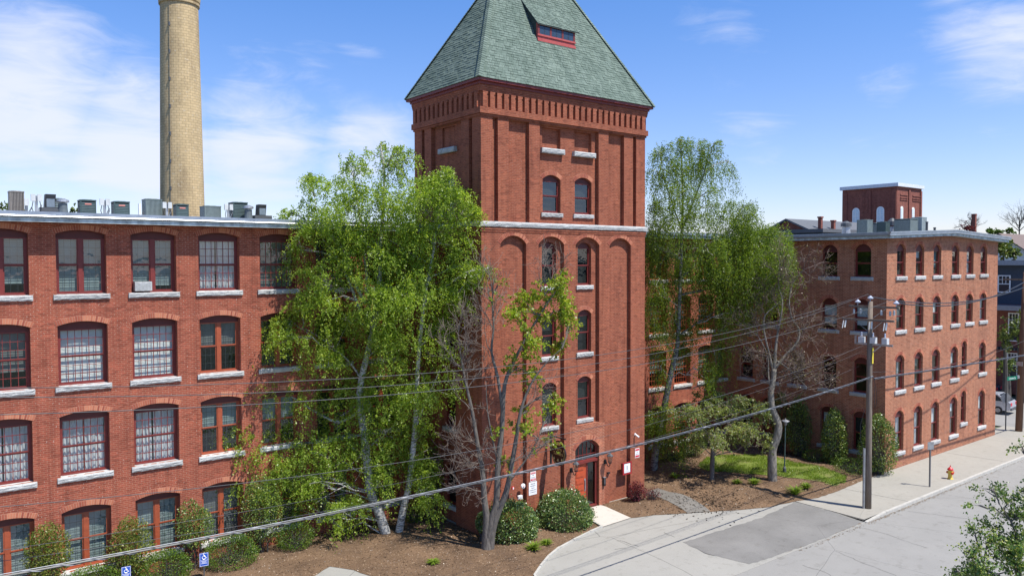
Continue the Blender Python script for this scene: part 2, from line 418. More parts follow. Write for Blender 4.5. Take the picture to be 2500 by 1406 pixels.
def voussoirs(w, hs, hc, ring=0.21, rows=1):
    b = MB(); hw = w/2; h = hc-hs; rad = (hw*hw+h*h)/(2*h); cz = hc-rad; a0 = math.asin(min(1, hw/rad))
    rs = random.Random(int(w*100))
    a1 = a0+0.02
    for i in range(16):
        t0 = -a1+2*a1*i/16; t1 = -a1+2*a1*(i+1)/16
        b.quad(*[(hw+rr*math.sin(t), -.004, cz+rr*math.cos(t)) for rr, t in ((rad+.002, t0), (rad+.002, t1), (rad+ring+.006, t1), (rad+ring+.006, t0))], 1)
    n = max(8, int(2*a1*rad/0.082))
    for i in range(n):
        t0 = -a1+2*a1*(i+.09)/n; t1 = -a1+2*a1*(i+.91)/n
        r0, r1 = rad+.004, rad+ring; y = -0.009-rs.uniform(0, .006)
        P = [(hw+r*math.sin(t), yy, cz+r*math.cos(t)) for yy in (y, 0.02) for r, t in ((r0, t0), (r0, t1), (r1, t1), (r1, t0))]
        b.add(P, ((0, 1, 2, 3), (0, 4, 5, 1), (1, 5, 6, 2), (2, 6, 7, 3), (3, 7, 4, 0)))
    return b
def slats(x0, x1, z0, z1, y, pitch=0.055):
    b = MB(); n = max(2, int((z1-z0)/pitch))
    for i in range(n):
        a = z0+(z1-z0)*i/n; c = z0+(z1-z0)*(i+.97)/n
        b.quad((x0, y, a), (x1, y, a), (x1, y+.018, c), (x0, y+.018, c))
    return b
def drape(x0, x1, z0, z1, y, seed, folds=None):
    rs = random.Random(seed); b = MB(); n = max(8, int((x1-x0)/0.022)); ph = rs.uniform(0, 6); fr = rs.uniform(38, 50)
    m = 5; g = []
    for j in range(m+1):
        z = z0+(z1-z0)*j/m; k = 1-0.35*j/m
        g.append([(x0+(x1-x0)*i/n, y+0.035*k*math.sin(ph+fr*(x1-x0)*i/n+0.5*math.sin(i*.21+j*.3))+0.012*math.sin(i*.37), z) for i in range(n+1)])
    for j in range(m):
        for i in range(n): b.quad(g[j][i], g[j][i+1], g[j+1][i+1], g[j+1][i])
    return b

HEAD = plain('shade_darkened_head_board', (0.085, 0.014, 0.012), 0.6)  # oxblood red with the shade of the arch recess put into its colour
def make_window(parent, loc, rz, kind, w, hs, hc, mat, cover=None, frac=1.0, setb=0.2, glass=None, sillw=0.1, sillh=0.19, seed=0, archring=0.2,
                panes='each', muntins=True, label=None, sill=True, drop=0.0):
    """one window: frame mesh with sill, brick arch, sashes, panes and blind as its pieces"""
    glass = glass or GLASS
    ht = hs - (0.16 if kind in ('grid', 'pair') else 0.06)
    s0, s1 = setb, setb+0.10
    ck = (kind, round(w, 2), round(hs, 2), round(hc, 2), round(setb, 2))
    def f_frame():
        b = MB(); j = 0.085 if kind in ('grid', 'pair') else 0.06
        b.box(0.002, j, s0, s1, 0.0, ht); b.box(w-j, w-0.002, s0, s1, 0.0, ht)
        b.box(j, w-j, s0-.03, s1, 0.0, 0.06)
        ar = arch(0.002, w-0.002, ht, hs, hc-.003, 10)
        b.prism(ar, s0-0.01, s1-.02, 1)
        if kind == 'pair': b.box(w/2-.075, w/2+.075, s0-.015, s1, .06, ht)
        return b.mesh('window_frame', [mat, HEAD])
    fr = link('window', cached(ck+('frame', mat.name), f_frame), parent, loc, rz)
    if label: fr['label'] = label
    j = 0.085 if kind in ('grid', 'pair') else 0.06
    zb, zt = 0.06, ht
    zm = zb+(zt-zb)*(0.5 if kind == 'grid' else 0.51)
    bays = [(j, w-j)] if kind != 'pair' else [(j, w/2-.075), (w/2+.075, w-j)]
    # sashes
    for bi, (a, c) in enumerate(bays):
        for si, (z0, z1, yy) in enumerate(((zb, zm, s0+.035), (zm, zt, s0+.005))):
            def f_sash(a=a, c=c, z0=z0, z1=z1, yy=yy):
                b = MB(); t = 0.045
                b.box(0, t, yy, yy+.035, z0, z1); b.box(c-a-t, c-a, yy, yy+.035, z0, z1)
                b.box(t, c-a-t, yy, yy+.035, z0, z0+t); b.box(t, c-a-t, yy, yy+.035, z1-t, z1)
                if kind == 'grid':
                    for k in range(1, 6): x = t+(c-a-2*t)*k/6; b.box(x-.011, x+.011, yy+.002, yy+.033, z0+t, z1-t)
                    for k in range(1, 3): z = z0+t+(z1-z0-2*t)*k/3; b.box(t, c-a-t, yy+.003, yy+.032, z-.011, z+.011)
                return b.mesh('sash', mat)
            link('sash', cached(ck+('sash', round(c-a, 3), si, mat.name), f_sash), fr, (a, 0, 0))
            t = 0.045
            pw, ph = c-a-2*t, z1-z0-2*t
            if kind == 'grid' and panes == 'each':
                w6, h3 = pw/6, ph/3
                me = cached(ck+('pane6', glass.name), lambda: MB().quad((0, 0, 0), (w6-.022, 0, 0), (w6-.022, 0, h3-.022), (0, 0, h3-.022)).mesh('pane', glass))
                for kx in range(6):
                    for kz in range(3): link('pane', me, fr, (a+t+w6*kx+.011, yy+.018, z0+t+h3*kz+.011))
            elif kind == 'grid' and panes == 'field':
                PANEFIELD.append((loc, rz, a+t, yy+.018, z0+t, pw, ph))
            else:
                me = cached(ck+('pane1', round(pw, 3), round(ph, 3), glass.name), lambda pw=pw, ph=ph: MB().quad((0, 0, 0), (pw, 0, 0), (pw, 0, ph), (0, 0, ph)).mesh('pane', glass))
                link('pane', me, fr, (a+t, yy+.018, z0+t))
        if kind == 'pair' and muntins:
            def f_munt(a=a, c=c):
                b = MB(); y = s0+.055; wd = c-a
                for k in (1, 2): b.box(wd*k/3-.006, wd*k/3+.006, y, y+.012, zb+.04, zt-.04)
                for k in range(1, 6):
                    if k != 3: z = zb+(zt-zb)*k/6; b.box(.04, wd-.04, y+.001, y+.011, z-.006, z+.006)
                return b.mesh('glazing_bars', MUNT)
            link('glazing_bars', cached(ck+('munt', round(c-a, 3)), f_munt), fr, (a, 0, 0))
    # coverings
    yb = s1+0.06
    z0c = zt-(zt-zb)*frac
    if cover in ('blindw', 'blindg', 'blindd'):
        cm = {'blindw': BLINDW, 'blindg': BLINDG, 'blindd': BLINDD}[cover]
        for (a, c) in bays:
            link('blind', cached(ck+(cover, round(frac, 2), round(c-a, 2)), lambda: slats(0.0, c-a, z0c, zt, yb, 0.055 if cover == 'blindw' else 0.09).mesh('blind', cm)), fr, (a, 0, 0))
    elif cover == 'curtain':
        mid = w*(0.46+0.08*random.random())
        for (a, c) in ((j-.02, mid-.03), (mid+.03, w-j+.02)):
            drape(a, c, zb, zt, yb+.04, seed*7+int(a*100)).build('curtain', CURTAIN, fr, smooth=True)
    elif cover == 'sidecurtain':
        drape(j, j+(w-2*j)*0.38, zb, zt, yb+.03, seed).build('curtain', CURTAIN, fr, smooth=True)
        drape(w-j-(w-2*j)*0.25, w-j, zb, zt, yb+.03, seed+3).build('curtain', CURTAIN, fr, smooth=True)
    # sill and arch
    if sill:
        sv = seed % 4
        link('sill', cached(ck+('sill', round(sillw, 2), round(sillh, 2), sv), lambda: rough_block(-sillw, w+sillw, -0.085, setb+.02, -sillh, -.004, 31+sv).mesh('sill', GRANITE)), fr, (0, 0, 0))
    if archring and hc-hs > .02:
        link('brick_arch', cached(ck+('arch', archring), lambda: voussoirs(w, hs, hc, archring).mesh('brick_arch', [BRICK_A, MORTAR])), fr, (0, 0, 0))
    return fr
PANEFIELD = []

# ------------------------------------------------------------------ the mill, long range left and right of the tower
YF = 5.0
mill = thing('mill_building', 'long four-storey red brick mill with rows of arched windows behind the birch trees', 'building', (0, YF, 0))
MX0, MP = -18.578+0.10, 2.565
ROWS = (11.27, 7.82, 4.39, 0.755)
WM, HS, HC = 1.69, 2.27, 2.42
lcols = [MX0+MP*i for i in range(0, 7)]
rcols = [16.62, 19.03, 21.43]
holes, specs = [], []
KIND = {(0, 0): ('pair', RED, 'blindg', .82), (0, 1): ('pair', RED, 'blindg', 1), (0, 2): ('pair', RED, 'blindg', .9), (0, 3): ('grid', RED, 'curtain', 1), (0, 4): ('grid', RED, 'blindd', 1),
        (0, 5): ('grid', RED, 'blindd', 1), (0, 6): ('pair', RED, None, 1),
        (1, 0): ('grid', RED, 'blindd', .72), (1, 1): ('grid', RED, 'blindw', 1), (1, 2): ('grid', RED, 'blindw', 1), (1, 3): ('pair', RED2, 'blindd', .5), (1, 4): ('pair', RED2, None, 1),
        (1, 5): ('pair', RED2, None, 1), (1, 6): ('pair', RED2, None, 1),
        (2, 0): ('grid', RED, 'curtain', 1), (2, 1): ('grid', RED, 'curtain', 1), (2, 2): ('grid', RED, 'curtain', 1), (2, 3): ('pair', RED2, 'blindg', .5), (2, 4): ('pair', RED2, 'blindg', .5),
        (2, 5): ('pair', RED2, None, 1), (2, 6): ('pair', RED2, None, 1)}
for r, z in enumerate(ROWS):
    for i, x in enumerate(lcols):
        specs.append((x, z, *KIND.get((r, i), ('pair', RED2, 'blindg' if i < 3 else 'blindd', 1)), WM, r*7+i, (r, i)))
    for i, x in enumerate(rcols):
        specs.append((x, z, 'grid' if i < 3 and r else 'pair', RED2, (None, 'blindd', 'blindg', 'blindd')[r], .6, 1.62, 60+r*3+i, (r, 20+i)))
    specs.append((23.55, z, 'single', RED, 'blindd', .5, 0.95, 80+r, (r, 30)))
for s in specs:
    holes.append(arch(s[0], s[0]+s[6], s[1], s[1]+HS, s[1]+HC, 10))
MB().wall(rect(-24, 24.95, -0.4, 13.95), holes, 0, 0.38).build('front_wall', BRICK, mill)
for s in specs:
    x, z, kind, mt, cov, fr_, w, sd, ij = s
    field = kind == 'grid' and (ij[0] == 0 or ij[1] >= 20)
    make_window(mill, (x, 0, z), 0, kind, w, HS, HC, mt, cov, fr_, 0.27, GLASS, 0.11, 0.2, sd, panes='field' if field else 'each', muntins=(ij[1] < 20 and kind == 'pair'))
b = MB()
for (loc, rz, a, yy, z0, pw, ph) in PANEFIELD:
    for kx in range(6):
        for kz in range(3):
            x0 = loc[0]+a+pw/6*kx+.011; z = loc[2]+z0+ph/3*kz+.011
            b.quad((x0, yy, z), (x0+pw/6-.022, yy, z), (x0+pw/6-.022, yy, z+ph/3-.022), (x0, yy, z+ph/3-.022))
tag(b.build('pane_field', GLASS, mill), kind='stuff')
# body of the building behind the front, rooms dark behind the glass
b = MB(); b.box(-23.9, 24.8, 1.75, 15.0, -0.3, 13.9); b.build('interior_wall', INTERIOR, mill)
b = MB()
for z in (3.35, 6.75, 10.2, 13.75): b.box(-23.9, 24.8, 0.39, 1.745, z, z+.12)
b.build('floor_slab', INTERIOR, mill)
b = MB(); b.box(-24, -23.9, 0.0, 15.2, -0.4, 13.95); b.box(-24, 24.95, 15.0, 15.2, -.4, 13.95); b.build('side_wall', BRICK, mill)
b = MB(); b.box(-24.2, 24.3, -0.55, 15.5, 13.96, 14.22); b.build('roof', ROOFM, mill)
def cornice(name, x0, x1, parent, loc=(0, 0, 0), rz=0, zoff=0.0):
    """gutter, curved drip and boxed trim under it, in the local wall frame"""
    prof = [(-0.50, 14.25), (-0.66, 14.30), (-0.70, 14.29), (-0.70, 14.16), (-0.715, 14.135), (-0.705, 14.11), (-0.68, 14.095), (-0.66, 14.09), (-0.60, 14.085), (-0.5, 14.085)]
    b = MB()
    for (p, q) in zip(prof, prof[1:]):
        b.quad((x0, p[0], p[1]+zoff), (x1, p[0], p[1]+zoff), (x1, q[0], q[1]+zoff), (x0, q[0], q[1]+zoff))
    b.add([(x0, p[0], p[1]+zoff) for p in prof], [list(range(len(prof)))])
    b.add([(x1, p[0], p[1]+zoff) for p in prof], [list(range(len(prof)))[::-1]])
    g = b.build('gutter', METAL, parent, loc, rz)
    b = MB(); b.box(x0+.02, x1-.02, -0.62, -0.53, 13.93+zoff, 14.083+zoff); b.box(x0+.02, x1-.02, -0.528, -0.002, 13.955+zoff, 13.99+zoff)
    b.build('soffit_trim', TRIM, parent, loc, rz)
    return g
cornice('cornice', -24.2, -0.02, mill)
cornice('cornice', 10.73, 24.2, mill)
# window air conditioner, sits in a sash of the top row
b = MB(); b.box(0, .62, -.12, .26, 0, .36); 
for k in range(7): b.box(.04, .58, -.126, -.12, .05+k*.04, .065+k*.04)
wac = b.build('window_air_conditioner', plain('ac_putty', (0.40, 0.405, 0.395), .6, var=.25, scale=9), None, (lcols[2]+.12, YF+.02, ROWS[0]+.07))
tag(wac, 'boxy light grey air conditioner sticking out of a top-floor window sash', 'air conditioner')

# ------------------------------------------------------------------ the stair tower
TW, TD = 10.70, 5.69
tower = thing('brick_tower', 'tall square red brick tower with steep green shingled hip roof and front door', 'building', (0, 0, 0))
RD = 0.20
U0, U1 = 14.27, 18.95
upper = [(0.65, 0.95), (1.58, 2.78), (3.43, 7.29), (7.98, 9.11), (9.78, 10.02)]
lower = [(1.07, 2.58, 0.0), (3.33, 4.95, 0.0), (5.71, 7.33, 4.32), (8.06, 9.62, 0.0)]
holes = [rect(a, c, U0, U1) for a, c in upper] + [arch(a, c, z0-.3 if z0 == 0 else z0, 13.27, 13.65, 10) for a, c, z0 in lower]
door_o = arch(5.68, 7.32, -0.3, 3.08, 3.52, 10)
MB().wall(rect(0, TW, -0.35, 20.3), holes+[door_o], 0, [RD]*9+[0.42]).build('front_wall', BRICK_T, tower)
# recessed brick behind the panels, with the window openings
bl = [rect(3.74, 4.90, 17.86, 18.85), rect(5.82, 6.98, 17.86, 18.85)]
uw = [(3.76, 14.79, 1.14), (5.84, 14.79, 1.14)]
L = [(3.71, z, .91) for z in (11.26, 7.86, 4.46)]; Rr = [(6.03, z, .93) for z in (11.26, 7.9, 4.56)]
H2 = bl+[arch(x, x+w, z, z+1.60, z+1.82, 8) for x, z, w in uw]+[arch(x, x+w, z, z+1.93, z+2.14, 8) for x, z, w in L+Rr]
MB().wall(rect(0.05, 10.65, -.35, 19.0), H2+[door_o], RD, [0.17, 0.17]+[0.3]*8+[.1]).build('recessed_wall', BRICK_T, tower)
MB().quad((3.6, RD+.17, 17.8), (7.1, RD+.17, 17.8), (7.1, RD+.17, 18.9), (3.6, RD+.17, 18.9)).build('blind_panel', BRICK_T, tower)
for x in (3.62, 5.70):
    rough_block(x-.03, x+1.42, RD-.12-.08, RD+.1, 17.62, 17.855, int(x*10)).build('sill', GRANITE, tower)
for k, (x, z, w) in enumerate(uw):
    make_window(tower, (x, RD, z), 0, 'single', w, 1.60, 1.82, RED, 'blindd', .55, .14, SCREEN, .12, .2, k)
for k, (x, z, w) in enumerate(L+Rr):
    make_window(tower, (x, RD, z), 0, 'single', w, 1.93, 2.14, RED, ('blindd' if k % 2 else 'blindg'), (.5, .35, .6, .4, .3, .55)[k], .14, SCREEN, .11, .2, k, archring=0 if z > 11 else .2)
for a, c, z0 in lower:
    voussoirs(c-a, 13.27, 13.65, .2).build('brick_arch', [BRICK_A, MORTAR], tower, (a, 0, 0))
# patched brick round the door
pp = MB(); pp.wall([(5.30, 0.0), (5.68, 0.0), (5.68, 3.08)]+[(x, z) for x, z in arch(5.68, 7.32, 0, 3.08, 3.52, 10)[2:]][::-1][1:-1]+[(7.32, 3.08), (7.32, 0.0), (7.72, 0.0), (7.72, 4.30), (5.30, 4.30)], [], -0.004, 0)
pp.build('patched_brick_panel', BRICK_P, tower)
voussoirs(1.64, 3.08, 3.52, .24).build('brick_arch', [BRICK_A, MORTAR], tower, (5.68, -.006, 0))
# other faces of the tower
lh = [rect(TD-.95, TD-.68, U0, U1), rect(1.55, 4.15, U0, U1), rect(.68, .95, U0, U1)]
lw = [(2.3, z, .95) for z in (14.79, 11.26, 7.9, 4.5, .75)]
LA = arch(2.0, 3.55, -.3, 13.27, 13.65, 10)
MB().wall(rect(0.0, TD, -.35, 20.3), lh+[LA], 0, RD).build('side_wall', BRICK_T, tower, (0, TD, 0), R(-90))
MB().wall(rect(.05, TD-.05, -.35, 19), [rect(2.25, 3.35, 17.86, 18.85)]+[arch(x, x+w, z, z+1.7, z+1.95, 8) for x, z, w in lw], RD, [.09]+[.3]*5).build('recessed_wall', BRICK_T, tower, (0, TD, 0), R(-90))
MB().quad((2.2, RD+.09, 17.8), (3.4, RD+.09, 17.8), (3.4, RD+.09, 18.9), (2.2, RD+.09, 18.9)).build('blind_panel', BRICK_T, tower, (0, TD, 0), R(-90))
rough_block(2.1, 3.5, RD-.19, RD+.1, 17.62, 17.855, 5).build('sill', GRANITE, tower, (0, TD, 0), R(-90))
for k, (x, z, w) in enumerate(lw):
    make_window(tower, (RD, TD-x, z), R(-90), 'single', w, 1.7, 1.95, RED, 'blindd', .5, .14, SCREEN, .12, .2, k)
MB().wall(rect(0, TD, -.35, 20.3), [], 0, 0).build('side_wall', BRICK_T, tower, (TW, 0, 0), R(90))
MB().wall(rect(0, TW, -.35, 20.3), [], 0, 0).build('rear_wall', BRICK_T, tower, (TW, TD, 0), R(180))
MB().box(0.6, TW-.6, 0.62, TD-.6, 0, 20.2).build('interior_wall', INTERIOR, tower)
# granite belt and its brick string course
def faces(fn):
    for wd, loc, rz, fr_ in ((TW, (0, 0, 0), 0, True), (TD, (0, TD, 0), R(-90), False), (TD, (TW, 0, 0), R(90), False), (TW, (TW, TD, 0), R(180), True)):
        fn(wd, loc, rz, fr_)
def belt(wd, loc, rz, fr_):
    e = .10 if fr_ else 0.0
    rough_block(-e, wd+e, -.10, .05, 14.04, 14.27, 77, 60, 3).build('granite_belt', GRANITE, tower, loc, rz)
    b = MB(); e = .05 if fr_ else 0
    b.box(-e, wd+e, -.05, .02, 13.90, 14.03); e = .025 if fr_ else 0; b.box(-e, wd+e, -.025, .02, 13.80, 13.899)
    b.build('string_course', BRICK_T, tower, loc, rz)
    b = MB()                                          # corbelled frieze
    for (z0, z1, p) in ((19.06, 19.33, .115), (20.03, 20.12, .075), (20.121, 20.21, .09), (20.211, 20.33, .105)):
        e = p if fr_ else 0; b.box(-e, wd+e, -p, .02, z0, z1)
    e = .05 if fr_ else 0; b.box(-e, wd+e, -.05, .02, 18.96, 19.055)
    b.build('frieze_band', BRICK_T, tower, loc, rz)
    b = MB(); e = .16 if fr_ else 0; b.box(-e, wd+e, -.16, .02, 20.335, 20.45); e = .30 if fr_ else 0; b.box(-e, wd+e, -.30, .02, 20.451, 20.565)
    b.build('eave_fascia', RED, tower, loc, rz)
    n = round(wd/.396); st = wd/n
    def f():
        q = MB(); q.box(-.112, .112, -.118, .01, 19.335, 20.025); q.box(.1121, .165, -.114, .01, 19.93, 20.024); return q.mesh('corbel', BRICK_T)
    me = cached(('corbel',), f)
    c, s = math.cos(rz), math.sin(rz)
    for k in range(n):
        x = st*(k+.35)+.02
        link('corbel', me, tower, (loc[0]+c*x, loc[1]+s*x, 0), rz)
faces(belt)
# roof
EZ, RZ, OV = 20.57, 26.5, 0.343
def m_shingle(name, cols):
    m = Mat(name); r = m.island()
    k = len(cols); col = m.ramp(r, [((i+.5)/k, c) for i, c in enumerate(cols)])
    col = m.mix(.22, col, m.ramp(m.noise(60, 3), ((.3, (.07, .09, .085)), (.7, (.27, .32, .29)))))
    col = m.mix(1.0, col, m.ramp(m.noise(.8, 4), ((.3, (.86, .88, .86)), (.7, (1.08, 1.08, 1.06)))), 'MULTIPLY')
    col = m.mix(1.0, col, m.ramp(m.noise(1.0, 5, .6, m.node('ShaderNodeMapping', {'Vector': m.pos(), 'Scale': (2.2, .5, .35)}).outputs[0]), ((.32, (.82, .84, .82)), (.5, (1, 1, 1)), (.7, (1.10, 1.08, 1.05)))), 'MULTIPLY')
    m.set(Base_Color=col, Roughness=.95, Specular_IOR_Level=.15); return m.m
SHINGLE = m_shingle('green_asphalt_shingle', ((.100, .138, .114), (.118, .158, .132), (.134, .177, .149), (.150, .195, .165)))
UNDER = plain('dark_roof_underlay', (.045, .06, .055), .95)
def shingle_field(a, b_, c, d, name, parent, expo=0.152, skip=None):
    """tabs laid in courses on the roof plane a-b (eave) to d-c (top)"""
    a, b_, c, d = [np.array(p, float) for p in (a, b_, c, d)]
    nrm = np.cross(b_-a, d-a); nrm /= np.linalg.norm(nrm)
    if nrm[2] < 0: nrm = -nrm
    slope = np.linalg.norm((d+c)/2-(a+b_)/2); n = int(slope/expo); B = MB()
    for k in range(n):
        t0, t1 = k/n, min(1.0, (k+1.12)/n)
        l0, r0, l1, r1 = a+(d-a)*t0, b_+(c-b_)*t0, a+(d-a)*t1, b_+(c-b_)*t1
        wd = np.linalg.norm(r0-l0)
        if wd < .1: continue
        x = -random.uniform(0, .25)
        while x < wd:
            w = random.choice((.14, .19, .24, .31)); x0, x1 = max(x, 0)/wd, min(x+w-.012, wd)/wd; x += w
            if x1-x0 < .002: continue
            th = random.choice((.010, .020, .026))
            p = [l0+(r0-l0)*x0, l0+(r0-l0)*x1, l1+(r1-l1)*min(x1, 1), l1+(r1-l1)*x0]
            if skip and skip((p[0]+p[2])/2): continue
            q = [p[0]+nrm*th, p[1]+nrm*th, p[2]+nrm*.004, p[3]+nrm*.004]
            B.add(p[:2]+q, ((0, 1, 3, 2), (2, 3, 4, 5), (0, 2, 5), (1, 4, 3)))
    return tag(B.build(name, SHINGLE, parent), kind='stuff')
e = OV
E = [(-e, -e, EZ), (TW+e, -e, EZ), (TW+e, TD+e, EZ), (-e, TD+e, EZ)]
G = [(2.89, TD/2, RZ), (8.07, TD/2, RZ)]
b = MB(); b.add(E+G, ((0, 1, 5, 4), (1, 2, 5), (2, 3, 4, 5), (3, 0, 4), (3, 2, 1, 0))); roof = b.build('roof', UNDER, tower)
SL = (RZ-EZ)/(TD/2+e)                      # rise per metre of the front slope
def rooff(y): return EZ+(y+e)*SL
# dormer: front sits where its foot meets the slope
def on_front_slope(px, py):
    r = ray(px, py); t = (EZ+(CAM[1]+e)*SL-CAM[2])/(r[2]-r[1]*SL); return CAM+r*t
DF = on_front_slope(1312, 98); DR = on_front_slope(1404, 121)
dy = (DF[1]+DR[1])/2; dx0, dx1, dz0 = DF[0], DR[0], rooff(dy)
dz1 = on_y(1312, 54, dy)[2]
DS = 1.15                                   # dormer roof pitch
yb_ = (dz1-EZ-e*SL+0*DS-DS*dy)/(SL-DS)      # where shed roof meets main slope
ztop = rooff(yb_)
def in_dormer(p): return dx0+.03 < p[0] < dx1-.03 and dy+.02 < p[1] < yb_-.02
shingle_field(E[0], E[1], G[1], G[0], 'shingle_field', roof, skip=in_dormer)
shingle_field(E[3], E[0], G[0], G[0], 'shingle_field', roof)
shingle_field(E[1], E[2], G[1], G[1], 'shingle_field', roof)
shingle_field(E[2], E[3], G[0], G[1], 'shingle_field', roof)
def hip_caps(p, q, name):
    p, q = np.array(p, float), np.array(q, float); n = int(np.linalg.norm(q-p)/.15); t = (q-p)/np.linalg.norm(q-p)
    sd = np.cross(t, [0, 0, 1]); sd /= np.linalg.norm(sd); up = np.cross(sd, t); B = MB()
    for k in range(n):
        a, c = p+(q-p)*k/n, p+(q-p)*(k+1.2)/n
        h0, h1 = .075, .052
        dn = .045
        B.add([a+up*h0, a+sd*.16-up*dn+up*.03, c+sd*.16-up*dn+up*.01, c+up*h1, a-sd*.16-up*dn+up*.03, c-sd*.16-up*dn+up*.01, a, a+sd*.16-up*dn-up*.02, a-sd*.16-up*dn-up*.02],
              ((0, 1, 2, 3), (0, 3, 5, 4), (6, 7, 1, 0), (6, 0, 4, 8)))
    tag(B.build(name, SHINGLE, roof), kind='stuff')
hip_caps(E[0], G[0], 'hip_cap'); hip_caps(E[1], G[1], 'hip_cap'); hip_caps(E[3], G[0], 'hip_cap'); hip_caps(E[2], G[1], 'hip_cap')
hip_caps(G[0], (8.3, TD/2, RZ+.02), 'ridge_cap')
dorm = MB()
dorm.box(dx0, dx1, dy, dy+.1, dz0-.05, dz1)
DREDL = plain('dormer_red_paint', (.40, .075, .065), .55)  # lighter red for the dormer front than its window frame
dm = dorm.build('dormer', DREDL, tower)
for xx in (dx0, dx1-.06):
    b = MB(); P = [(dy+.101, dz0+.05), (dy+.101, dz1+.1*DS), (yb_, ztop)]
    b.add([(xx, y, z) for y, z in P]+[(xx+.06, y, z) for y, z in P], ((0, 1, 2), (5, 4, 3), (0, 3, 4, 1), (1, 4, 5, 2))); b.build('dormer_cheek', UNDER, dm)
HD = dz1-dz0; w0_, w1_ = dz0+.37*HD, dz1-.15*HD
MB().box(dx0-.02, dx1+.02, dy-.05, dy, dz0-.02, dz0+.10).box(dx0-.02, dx1+.02, dy-.045, dy, w0_-.09, w0_-.002).build('sill', DREDL, dm)
nw = (dx1-dx0)
b = MB(); b.box(dx0, dx1, dy-.02, dy, w1_, dz1)
for k in range(4):
    x = dx0+(nw-.12)*k/3; b.box(x, x+.12, dy-.02, dy, w0_, w1_)
b.build('window_frame', RED, dm)
for k in range(3):
    x0 = dx0+.12+(nw-.12)*k/3+.01; x1 = dx0+(nw-.12)*(k+1)/3-.01
    DG = plain('dark_dormer_glass', (.035, .055, .085), .08) if k == 0 else DG
    MB().box(x0, x1, dy-.012, dy-.003, w0_, w1_).build('pane', DG, dm)
    MB().box((x0+x1)/2-.012, (x0+x1)/2+.012, dy-.018, dy-.0125, w0_, w1_).build('glazing_bar', MUNT, dm)
o_ = .10
ra, rb, rc, rd_ = (dx0-.08, dy-o_, dz1-o_*DS+.03), (dx1+.22, dy-o_, dz1-o_*DS+.03), (dx1+.22, yb_+.05, ztop+.06), (dx0-.08, yb_+.05, ztop+.06)
b = MB(); b.add([ra, rb, rc, rd_]+[(p[0], p[1], p[2]-.05) for p in (ra, rb, rc, rd_)], ((0, 1, 2, 3), (7, 6, 5, 4), (0, 4, 5, 1), (1, 5, 6, 2), (3, 7, 4, 0))); b.build('dormer_roof', UNDER, dm)
shingle_field(ra, rb, rc, rd_, 'shingle_field', dm, .14)

# door in the tower foot
D0 = .19
dr = MB(); dr.box(5.69, 5.80, D0-.05, D0+.06, 0.12, 2.34); dr.box(7.20, 7.31, D0-.05, D0+.06, 0.12, 2.34); dr.box(6.60, 6.68, D0-.02, D0+.06, .12, 2.34)
dr.box(5.69, 7.31, D0-.12, D0+.06, 2.341, 2.46); dr.box(5.69, 7.31, D0-.10, D0+.10, -.02, .12)
dr.wall(arch(5.69, 7.31, 2.461, 3.07, 3.51, 12), [arch(5.78, 7.22, 2.5, 3.05, 3.42, 12)], D0-.02, .08)
entry = dr.build('door', RED, tower)
lf = MB(); lf.box(5.802, 6.598, D0+.005, D0+.055, .13, 2.335); leaf = lf.build('door_leaf', DOORRED, entry)
for k in range(6):
    z = .25+k*.345
    MB().box(5.89, 6.42, D0-.012, D0+.004, z, z+.25).box(5.93, 6.38, D0-.022, D0-.0125, z+.045, z+.205).build('panel', DOORRED, leaf)
MB().box(6.49, 6.53, D0-.05, D0+.003, .95, 1.45).box(6.47, 6.55, D0-.008, D0+.003, .88, 1.52).build('handle', GALV, leaf)
MB().quad((6.68, D0+.03, .12), (7.20, D0+.03, .12), (7.20, D0+.03, 2.34), (6.68, D0+.03, 2.34)).build('sidelight_pane', SCREEN, entry)
def arc_z(x):
    w_, h_ = .72, .37; rr = (w_*w_+h_*h_)/(2*h_); return 3.42-rr+math.sqrt(max(0, rr*rr-(x-6.5)**2))
for k in range(5):
    x0, x1 = 5.785+k*.286, 5.785+k*.286+.282
    MB().quad((x0, D0+.02, 2.47), (x1, D0+.02, 2.47), (x1, D0+.02, arc_z(x1)), (x0, D0+.02, arc_z(x0))).build('transom_pane', SCREEN, entry)
b = MB()
for k in range(1, 5): x = 5.783+k*.286; b.box(x-.012, x+.012, D0-.005, D0+.03, 2.461, arc_z(x))
b.box(5.69, 7.31, D0-.007, D0+.02, 2.72, 2.745); b.build('glazing_bars', RED, entry)

# ------------------------------------------------------------------ the wing at the street
WX, WY, WX2 = 24.95, -5.89, 40.94
wing = thing('wing_building', 'four-storey brick mill wing ending at the sidewalk beside the utility pole', 'building', (WX, WY, 0))
wx = [26.17, 28.57, 30.93, 33.58, 35.80, 38.02]
wrows = ((11.51, 1.62, 1.95), (8.29, 1.60, 1.92), (4.68, 1.80, 2.12), (0.95, 2.18, 2.5))
ws_ = []
for r, (z, hs, hc) in enumerate(wrows):
    for i, x in enumerate(wx):
        if r >= 2 and i == 4: ws_.append((35.25, z+(.42 if r == 2 else .62), .78, hs-(.15 if r == 2 else .35), hc-(.15 if r == 2 else .35), r*6+i))
        else: ws_.append((x, z, 1.08, hs, hc, r*6+i))
PEAK = (WX+WX2)/2
MB().wall([(0, -.35), (WX2-WX, -.35), (WX2-WX, 13.86), (PEAK-WX, 14.16), (0, 13.86)], [arch(x-WX, x-WX+w, z, z+hs, z+hc, 8) for x, z, w, hs, hc, k in ws_], 0, .42).build('end_wall', BRICK_W, wing)
